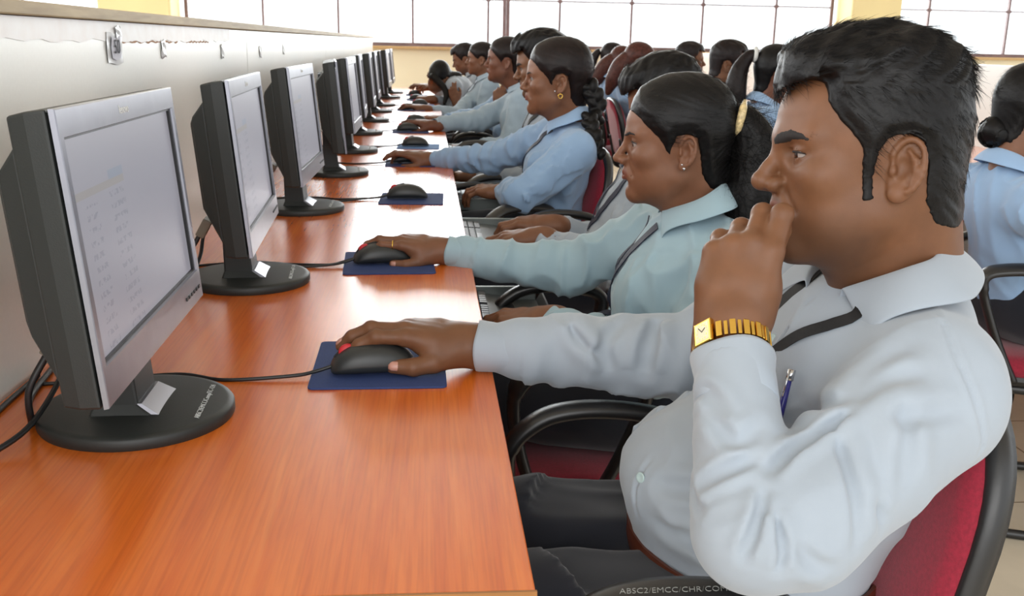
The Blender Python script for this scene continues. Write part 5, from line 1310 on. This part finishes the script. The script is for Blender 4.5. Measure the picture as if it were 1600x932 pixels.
    s.disp(cloth_disp(.0085, (20, 20, 13), np.array(((.80, 0, .6), (0, 1, 0), (-.6, 0, .80))), 1.3+seedv))
    if wrinkles: s.disp(crease_disp([([V3(p) for p in pts], w_, d_) for pts, w_, d_ in wrinkles]))
    if lap: s.ell(pelv+bf*.13+V3(0, 0, .035), (.17, .175, .065), .05)
    if hem: s.cut(pelv+V3(0, 0, -.07 if lap else -.03), (0, 0, -1), .36)
    floor_z = 0.0
    if legs:
        for k in (-1, 1):
            hp = pelv+bl*.105*k; kn = pelv+bf*.40+bl*.115*k; kn[2] = .56; tb.chain([hp, kn, V3(kn[0], kn[1], .09)], [.05, .042, .034], .03); tb.cap((kn[0], kn[1], .06), V3(kn[0], kn[1], .05)+bf*.1, .035, .028, .02)
    l2, h2 = tb.bounds(); v, qd = surface(tb.ev, l2, h2, .014); parts.append((v, qd, np.ones((len(v), 4))))
    merge_body(parts, inv, skin, root)
    if face:
        P(brow_part(Mh, headf, None, sex, min(q[0], .003))); lashes(Mh, None, sex, .68 if sex == 'male' else .86, P)
        n0 = set(COL.objects); eyes(Mh, None, (1, 0, -.15), sex)
        for o in [o for o in COL.objects if o not in n0]: P(o)
    if q[1] < .0025: nails_part(nl, None, P)
    if style: hair_generic(Mh, headf, q[0], style, hair, P, strand_n, hair_vol, seedv)
    P(grow('shirt', s, q[2], shirt, None, sm=1))
    for c, d, z, ra, rb in cuffs: P(cuff_part(c, d, z, ra, rb, .055, None, shirt))
    if collar:
        u = unit(HPt(Mh, -.03, 0, -.03)-neckb); z = lambda f, l, h_: neckb+bf*f*sx+bl*l*sx+V3(0, 0, h_)+(u-V3(0, 0, 1))*h_*.6
        P(collar_part([z(.088, -.030, .012), z(.02, -.072, .040), z(-.022, -.062, .062), z(-.045, 0, .072), z(-.022, .062, .062), z(.02, .072, .040), z(.088, .030, .012)], neckb+V3(0, 0, .03)+bf*.02, None, shirt, .050, .03, .85, -.006, lat=bl*(1.0)-bf*.15))
    if lanyard:
        mat, zs = lanyard
        for k in (-1, 1):
            pts = []
            for t in np.linspace(.97, zs, 12):
                lat = .055*k*max(0, (t-zs)/(.97-zs))**.8; p0 = spine(t)+bl*lat+bf*.32; pts.append(march(s.ev, p0, -bf)+bf*.003)
            pts = list(smooth_curve(pts, 24)); E = np.eye(3)*.004
            g = [unit(np.array([float(s.ev((p+e)[None].astype(np.float32))[0]-s.ev((p-e)[None].astype(np.float32))[0]) for e in E])+bf*1e-4) for p in pts]; g = [unit(sum(g[max(0, i-3):i+4])) for i in range(len(g))]
            P(strap([p+n_*.0012 for p, n_ in zip(pts, g)], .021, g, mat, 'lanyard', None, .0016))
    if legs:
        t = Soft(); t.ell(pelv+V3(0, 0, -.01), (.145*w, .168*w, .10), 0)
        for k in (-1, 1):
            hp = pelv+bl*.105*k; kn = pelv+bf*.40+bl*.115*k; kn[2] = .57; an = V3(kn[0], kn[1], .09)
            t.chain([hp, (hp+kn)/2, kn], [.10*sx, .094*sx, .076*sx], .04); t.chain([kn, (kn+an)/2, an], [.066*sx, .056, .048], .03)
        t.disp(cloth_disp(.004, (12, 16, 16), None, 9.0+seedv)); P(grow('trousers', t, max(.009, q[2]), M['trousers'], None, sm=2))
        for k in (-1, 1):
            kn = pelv+bf*.40+bl*.10*k; b = V3(kn[0], kn[1], .055); t = Soft(); t.chain([b, b+bf*.065-V3(0, 0, .01), b+bf*.13-V3(0, 0, .02)], [.042, .042, .032], .02); t.cut(V3(b[0]+bf[0]*.06, b[1], .0005), (0, 0, -1), .3, 0); P(grow('shoe', t, .008, M['shoe'], None, sm=1))
    if extras: extras(root, P, Mh, headf, root_j, parts)
    return root
def ring_part(c, ax, r, t, mat, place, name):
    F = frame(c, np.cross(ax, (0.3, .2, 1)), ax); pts = [tuple((F @ np.array((r*math.cos(a), r*math.sin(a), 0, 1)))[:3]) for a in np.linspace(0, 2*math.pi, 22, endpoint=False)]
    return place(MB().tube(pts, t, 6, closed=True).build(name, mat, None, True))
def ball_part(c, r, mat, place, name):
    mb = MB().lathe([(.0002, -r)]+[(r*math.sin(a), -r*math.cos(a)) for a in np.linspace(.3, 2.84, 8)]+[(.0002, r)], 12, tuple(c)); return place(mb.build(name, mat, None, True))
# ---------------------------------------------------------------- the people along the desk
def build_row():
    FWD = (-.985, .04, .16); UP = (.12, -.10, .98)
    # the ponytailed woman
    hp = V3(.995, 1.761, 1.028)
    def ex2(root, P, Mh, headf, s, parts):
        T = lambda *a: HPt(Mh, *a)
        tail_part([T(-.095, .0, .066), T(-.125, .004, .052), T(-.148, .006, .0), T(-.150, .012, -.07), T(-.140, .018, -.14), T(-.130, .02, -.20)], [.022, .036, .048, .052, .046, .020], M['hair_black'], P, .003, strand_n=3000)
        F = frame(T(-.112, .012, .064), Mh[:3, 2]*1.0-Mh[:3, 0]*.35, Mh[:3, 1]); mb = MB()
        c = mb.tube([tuple((F @ np.array((x, .003*math.sin(x*60), .014+z, 1)))[:3]) for x, z in ((-.034, -.006), (-.02, .006), (0, .010), (.018, .006), (.03, -.005))], [.004, .007, .0075, .007, .003], 8).build('hair_clip', pmat('clip_cream', S2L(214, 190, 140), .3, noise=.35, nscale=120), None, True); P(c)
        e = T(-.007, .083, -.030); ball_part(e+Mh[:3, 1]*.001, .0028, M['chrome'], P, 'ear_stud'); ball_part(e+V3(-.004, -.001, .007), .0018, M['chrome'], P, 'ear_stud')
        j = s['R']['i']; ring_part(j[0]*.55+j[1]*.45, j[1]-j[0], .0098, .0013, M['gold'], P, 'finger_ring')
        j = s['L']['r']; ring_part(j[0]*.5+j[1]*.5, j[1]-j[0], .0092, .0014, M['chrome'], P, 'finger_ring')
    Rw2 = at(690, 391, 2.07); Lw2 = at(852, 500, 1.81)
    make_person('woman with a ponytail in a pale mint shirt and navy lanyard, hand on mouse', 'female', (hp, 10.8, -.8, -2.3, .924), V3(.985, 1.80, .565), M['skin_tan'], M['shirt_mint'], M['hair_black'],
        (Lw2, (-.97, .24, -.06), (-.05, -.2, .97), REST_POSE, .92), (Rw2, (-.98, .06, .20), (.2, -.22, .95), MOUSE_POSE, .95), body_yaw=12, neckb=V3(1.055, 1.765, .905), shL=V3(1.075, 1.605, .835), shR=V3(1.03, 1.93, .855),
        elL=V3(.97, 1.62, .66), elR=at(868, 430, 2.02)+V3(.03, 0, .01), q=(.0022, .0018, .0045), lanyard=(M['navy_ribbon'], .38), style='long', lap=True, hair_vol=1.25, strand_n=5000, extras=ex2, seedv=3.0, arm_r=.98)
    # the man hidden behind her
    make_person('man mostly hidden behind the ponytailed woman, both hands on the keyboard', 'male', (V3(1.198, 2.68, 1.048), 10, -20, 0, .98), V3(1.10, 2.76, .565), M['skin_tan'], M['shirt_white'], M['hair_black'],
        (at(838, 372, 2.62), (-.95, .30, -.06), (.1, -.15, .97), TYPE_POSE, .98), (at(858, 352, 2.82), (-.97, .12, .05), (.15, -.2, .96), TYPE_POSE, 1.0), body_yaw=5, neckb=V3(1.225, 2.70, .905), q=(.0035, .0025, .007), lanyard=(M['navy_ribbon'], .40), style='short', hair_vol=1.35, strand_n=2500, seedv=6.0)
    # the braided woman
    def ex4(root, P, Mh, headf, s, parts):
        T = lambda *a: HPt(Mh, *a)
        braid_part([T(-.095, .03, .0), T(-.125, .035, -.045), T(-.135, .04, -.10), at(921, 185, 3.22), at(930, 215, 3.17), at(938, 250, 3.14)], .030, .019, M['hair_black'], P, .004)
        e = T(-.006, .083, -.031); ring_part(e+V3(.004, -.003, -.006), Mh[:3, 1], .007, .0014, M['gold'], P, 'earring'); ball_part(T(.008, .081, -.022), .003, M['chrome'], P, 'ear_stud')
    make_person('woman with a long braid in a light blue shirt, hand on mouse', 'female', (V3(.975, 3.32, 1.083), 8, 1, 0, 1.0), V3(.97, 3.40, .58), M['skin_tan'], M['shirt_blue'], M['hair_brown'],
        (at(785, 300, 3.30), (-.90, .42, .05), (-.1, -.1, .98), REST_POSE, .95), (at(674, 249, 3.80), (-.98, .05, .20), (.15, -.2, .95), dict(MOUSE_POSE, i=(2, 26, 14, 3), m=(8, 30, 18, 0)), 1.0), body_yaw=10, neckb=V3(1.03, 3.34, .945), shL=V3(1.025, 3.17, .872), shR=V3(1.0, 3.50, .90),
        elL=at(815, 305, 3.12), q=(.0035, .0026, .006), lanyard=(M['navy_ribbon'], .35), style='long', hair_vol=1.45, strand_n=2500, extras=ex4, seedv=1.5)
    # the wavy haired man
    make_person('man with wavy black hair and open mouth behind the braided woman', 'male', (V3(1.005, 3.98, 1.115), 12, -10, 0, 1.0), V3(.98, 4.08, .575), M['skin_brown'], M['shirt_white'], M['hair_black'],
        None, (at(800, 272, 4.15), (-.97, .1, 0), (.1, -.1, .98), TYPE_POSE, 1.0), body_yaw=5, q=(.004, .0035, .008), lanyard=(M['black_ribbon'], .40), style='short', hair_vol=1.6, strand_n=1500, seedv=8.0)
    # women and men farther along
    def ex6(root, P, Mh, headf, s, parts):
        T = lambda *a: HPt(Mh, *a); tail_part([T(-.09, .02, -.02), T(-.115, .04, -.08), T(-.12, .06, -.16), T(-.10, .07, -.26)], [.035, .036, .032, .014], M['hair_brown'], P, .006)
    make_person('woman with long tied hair in a grey-blue shirt, leaning on the desk edge', 'female', (V3(.965, 5.45, 1.105), 8, 2, 0, .95), V3(1.08, 5.45, .58), M['skin_dark'], M['shirt_grey'], M['hair_brown'],
        (at(730, 232, 5.25), (-.95, .3, .0), (0, -.2, .98), REST_POSE, .95), (at(676, 196, 5.3), (-.98, .05, .18), (.15, -.2, .95), MOUSE_POSE, .97), body_yaw=8, neckb=V3(1.065, 5.45, .965), q=(.005, .004, .010), style='long', hair_vol=1.2, extras=ex6, seedv=2.5, arm_r=1.1)
    make_person('person behind the long-haired woman, hand raised to the chin', 'female', (at(792, 104, 6.25), 8, 0, 0, .95), V3(.99, 6.25, .58), M['skin_tan'], M['shirt_blue'], M['hair_brown'],
        (at(782, 166, 6.05), (-.05, .15, .98), (-.2, -.95, .2), FIST_POSE, 1.05), (at(690, 188, 5.9), (-.98, .05, .15), (.15, -.2, .95), MOUSE_POSE, 1.0), elL=at(785, 205, 5.9), q=(.006, .0042, .010), style='long', hair_vol=1.0, seedv=7.5)
    make_person('woman with hair pulled back, looking ahead, long sleeve reaching to a mouse', 'female', (at(752, 95, 7.3)+V3(.0, 0.0, 0), 8, 0, 0, .93), V3(.93, 7.3, .58), M['skin_tan'], M['shirt_grey'], M['hair_brown'],
        None, (at(664, 170, 6.95), (-.98, .05, .18), (.15, -.2, .95), MOUSE_POSE, 1.0), elR=at(712, 180, 7.05), q=(.006, .0045, .011), lanyard=(M['navy_ribbon'], .30), style='long', seedv=4.5)
    # bent over the desk
    def ex9(root, P, Mh, headf, s, parts):
        T = lambda *a: HPt(Mh, *a); tail_part([T(-.085, 0, -.03), at(694, 138, 7.76), at(697, 150, 7.73), at(694, 162, 7.7)], [.028, .026, .022, .012], M['hair_black'], P, .007, 'braid')
    make_person('woman bent over the desk with her dark hair towards the camera', 'female', (at(683, 122, 7.9), 105, -28, -18, .95), V3(.92, 7.95, .58), M['skin_tan'], M['shirt_white'], M['hair_black'],
        (at(712, 158, 7.7), (-.25, .2, .93), (-.4, -.85, .2), REST_POSE, 1.0), (at(672, 155, 7.75), (-.98, .1, .1), (.1, -.2, .95), FIST_POSE, 1.0), neckb=at(713, 124, 7.95), body_yaw=10, q=(.007, .005, .012), style='long', hair_vol=1.2, extras=ex9, seedv=5.5)
    make_person('young man looking down, cream wall behind his face', 'male', (at(728, 95, 8.7), 12, -16, 0, 1.0), V3(.93, 8.7, .58), M['skin_tan'], M['shirt_white'], M['hair_brown'],
        (at(684, 137, 8.6), (-.97, .2, .1), (.1, -.2, .95), MOUSE_POSE, 1.0), (at(672, 136, 8.9), (-.98, .05, .15), (.15, -.2, .95), MOUSE_POSE, 1.0), q=(.007, .005, .012), style='short', hair_vol=1.2, seedv=9.5)
build_row()
# ---------------------------------------------------------------- the people in the next row, facing away to the right
RG = 'red chairs of the next row'
for (x, y, lb) in ((2.06, 2.45, 'red chair under the woman with the low bun, right side of the photo'), (2.3, 3.3, 'empty red chair between the woman with the low bun and the high ponytail'), (2.06, 4.3, 'red chair under the woman with the high ponytail'), (2.1, 5.05, 'empty red chair beside the short haired man facing right'), (2.12, 5.8, 'red chair under the short haired man facing right'),
                   (2.08, 6.6, 'red chair under the woman with short reddish hair'), (2.06, 7.3, 'red chair under the woman with long reddish hair'), (2.02, 8.15, 'red chair farthest back in the next row')):
    place_chair(x, y, -0.38 if y == 2.45 else 0.0, lb, RG)
def next_row():
    DN = (.97, 0, -.22); UPH = (.2, 0, .97)
    def exC(root, P, Mh, headf, s, parts):
        T = lambda *a: HPt(Mh, *a); b = Soft(); c = T(-.090, .0, -.050)
        b.ell(c, (.034, .046, .038), 0); b.disp(lambda X: .004*np.sin(np.linalg.norm(X-c, axis=1)*420+np.arctan2(X[:, 2]-c[2], X[:, 1]-c[1])*2)); P(grow('hair_bun', b, .004, M['hair_black'], None, sm=1))
        ring_part(T(-.004, -.083, -.036), Mh[:3, 1], .006, .0013, M['gold'], P, 'earring')
    make_person('woman with a low bun in a light blue shirt at the right edge, leaning forward', 'female', (V3(2.065, 2.42, 1.045), -4, -10, 0, .95), V3(2.10, 2.42, .58), M['skin_tan'], M['shirt_blue'], M['hair_black'],
        (V3(2.56, 2.55, .775), DN, UPH, REST_POSE, .95), (V3(2.56, 2.2, .775), DN, UPH, REST_POSE, .95), facing=1, q=(.0035, .004, .006), style='long', hair_vol=1.3, strand_n=2000, extras=exC, seedv=11.0, neckb=V3(2.01, 2.40, .905), arm_r=1.05)
    def exB(root, P, Mh, headf, s, parts):
        T = lambda *a: HPt(Mh, *a)
        tail_part([T(-.095, .0, .085), T(-.135, 0, .085), T(-.17, .0, .02), T(-.175, .0, -.07), T(-.15, 0, -.15), T(-.13, 0, -.20)], [.018, .028, .040, .046, .036, .012], M['hair_brown'], P, .004, strand_n=800)
        F = frame(T(-.112, 0, .092), Mh[:3, 2], Mh[:3, 0]); P(MB().tube([tuple((F @ np.array((.026*math.cos(a), .026*math.sin(a), 0, 1)))[:3]) for a in np.linspace(0, 6.2832, 16, endpoint=False)], .009, 8, closed=True).build('hair_band', pmat('white_band', S2L(205, 205, 200), .6), None, True))
    make_person('woman with a high ponytail and white hair band, blue shirt with navy ribbon, facing right', 'female', (at(1214, 122, 4.3), -6, -4, 0, .97), V3(2.05, 4.3, .58), M['skin_dark'], M['shirt_blue'], M['hair_black'],
        (V3(2.5, 4.5, .775), DN, UPH, REST_POSE, .95), (V3(2.5, 4.12, .775), DN, UPH, REST_POSE, .95), facing=1, q=(.005, .005, .009), style='long', hair_vol=1.2, extras=exB, seedv=12.0, lanyard=(M['navy_ribbon'], .4))
    make_person('short haired man in a white shirt facing right, near the pillar', 'male', (at(1136, 104, 5.8), -8, -2, 0, 1.02), V3(2.15, 5.8, .58), M['skin_brown'], M['shirt_white'], M['hair_brown'],
        (V3(2.6, 6.0, .775), DN, UPH, REST_POSE, 1), (V3(2.6, 5.6, .775), DN, UPH, REST_POSE, 1), facing=1, q=(.005, .005, .010), style='short', hair_vol=1.05, seedv=13.0)
    def exE(root, P, Mh, headf, s, parts):
        T = lambda *a: HPt(Mh, *a); tail_part([T(-.06, .0, .03), T(-.115, 0, -.03), T(-.15, .0, -.12), T(-.17, 0, -.22)], [.06, .058, .05, .02], M['hair_red'], P, .007, 'loose_hair', strand_n=500)
    make_person('woman with loose reddish brown hair, second farthest in the next row', 'female', (at(998, 100, 6.6), -8, -8, 0, .97), V3(2.05, 6.6, .58), M['skin_tan'], M['shirt_blue'], M['hair_red'],
        None, None, facing=1, q=(.006, .006, .012), style='long', hair_vol=1.1, extras=exE, seedv=14.0, face=False)
    make_person('woman with reddish brown hair bent lower, just beyond the other reddish haired woman', 'female', (at(972, 103, 7.3), -8, -14, 0, .97), V3(2.02, 7.3, .58), M['skin_tan'], M['shirt_blue'], M['hair_red'],
        None, None, facing=1, q=(.006, .006, .012), style='long', hair_vol=1.1, extras=exE, seedv=15.0, face=False)
    def exD(root, P, Mh, headf, s, parts):
        T = lambda *a: HPt(Mh, *a); tail_part([T(-.095, .0, .06), T(-.13, 0, .05), T(-.16, .0, -.02), T(-.17, 0, -.10)], [.018, .03, .036, .014], M['hair_brown'], P, .006)
        ball_part(T(-.105, -.01, .066), .016, pmat('white_band2', S2L(215, 210, 205), .6), P, 'hair_band')
    make_person('ponytailed woman in a light blue shirt, farthest back in the next row', 'female', (at(957, 94, 8.15), -8, -6, 0, .97), V3(2.0, 8.15, .58), M['skin_tan'], M['shirt_blue'], M['hair_brown'],
        None, None, facing=1, q=(.007, .006, .012), style='long', extras=exD, seedv=16.0, face=False)
    make_person('dark haired person far back, only the top of the head showing', 'male', (at(1076, 97, 7.4), -8, 0, 0, 1.0), V3(2.6, 7.4, .60), M['skin_brown'], M['shirt_white'], M['hair_brown'],
        None, None, facing=1, q=(.007, .006, .012), style='short', hair_vol=1.1, seedv=17.0, face=False, legs=False)
next_row()
man_with_watch()
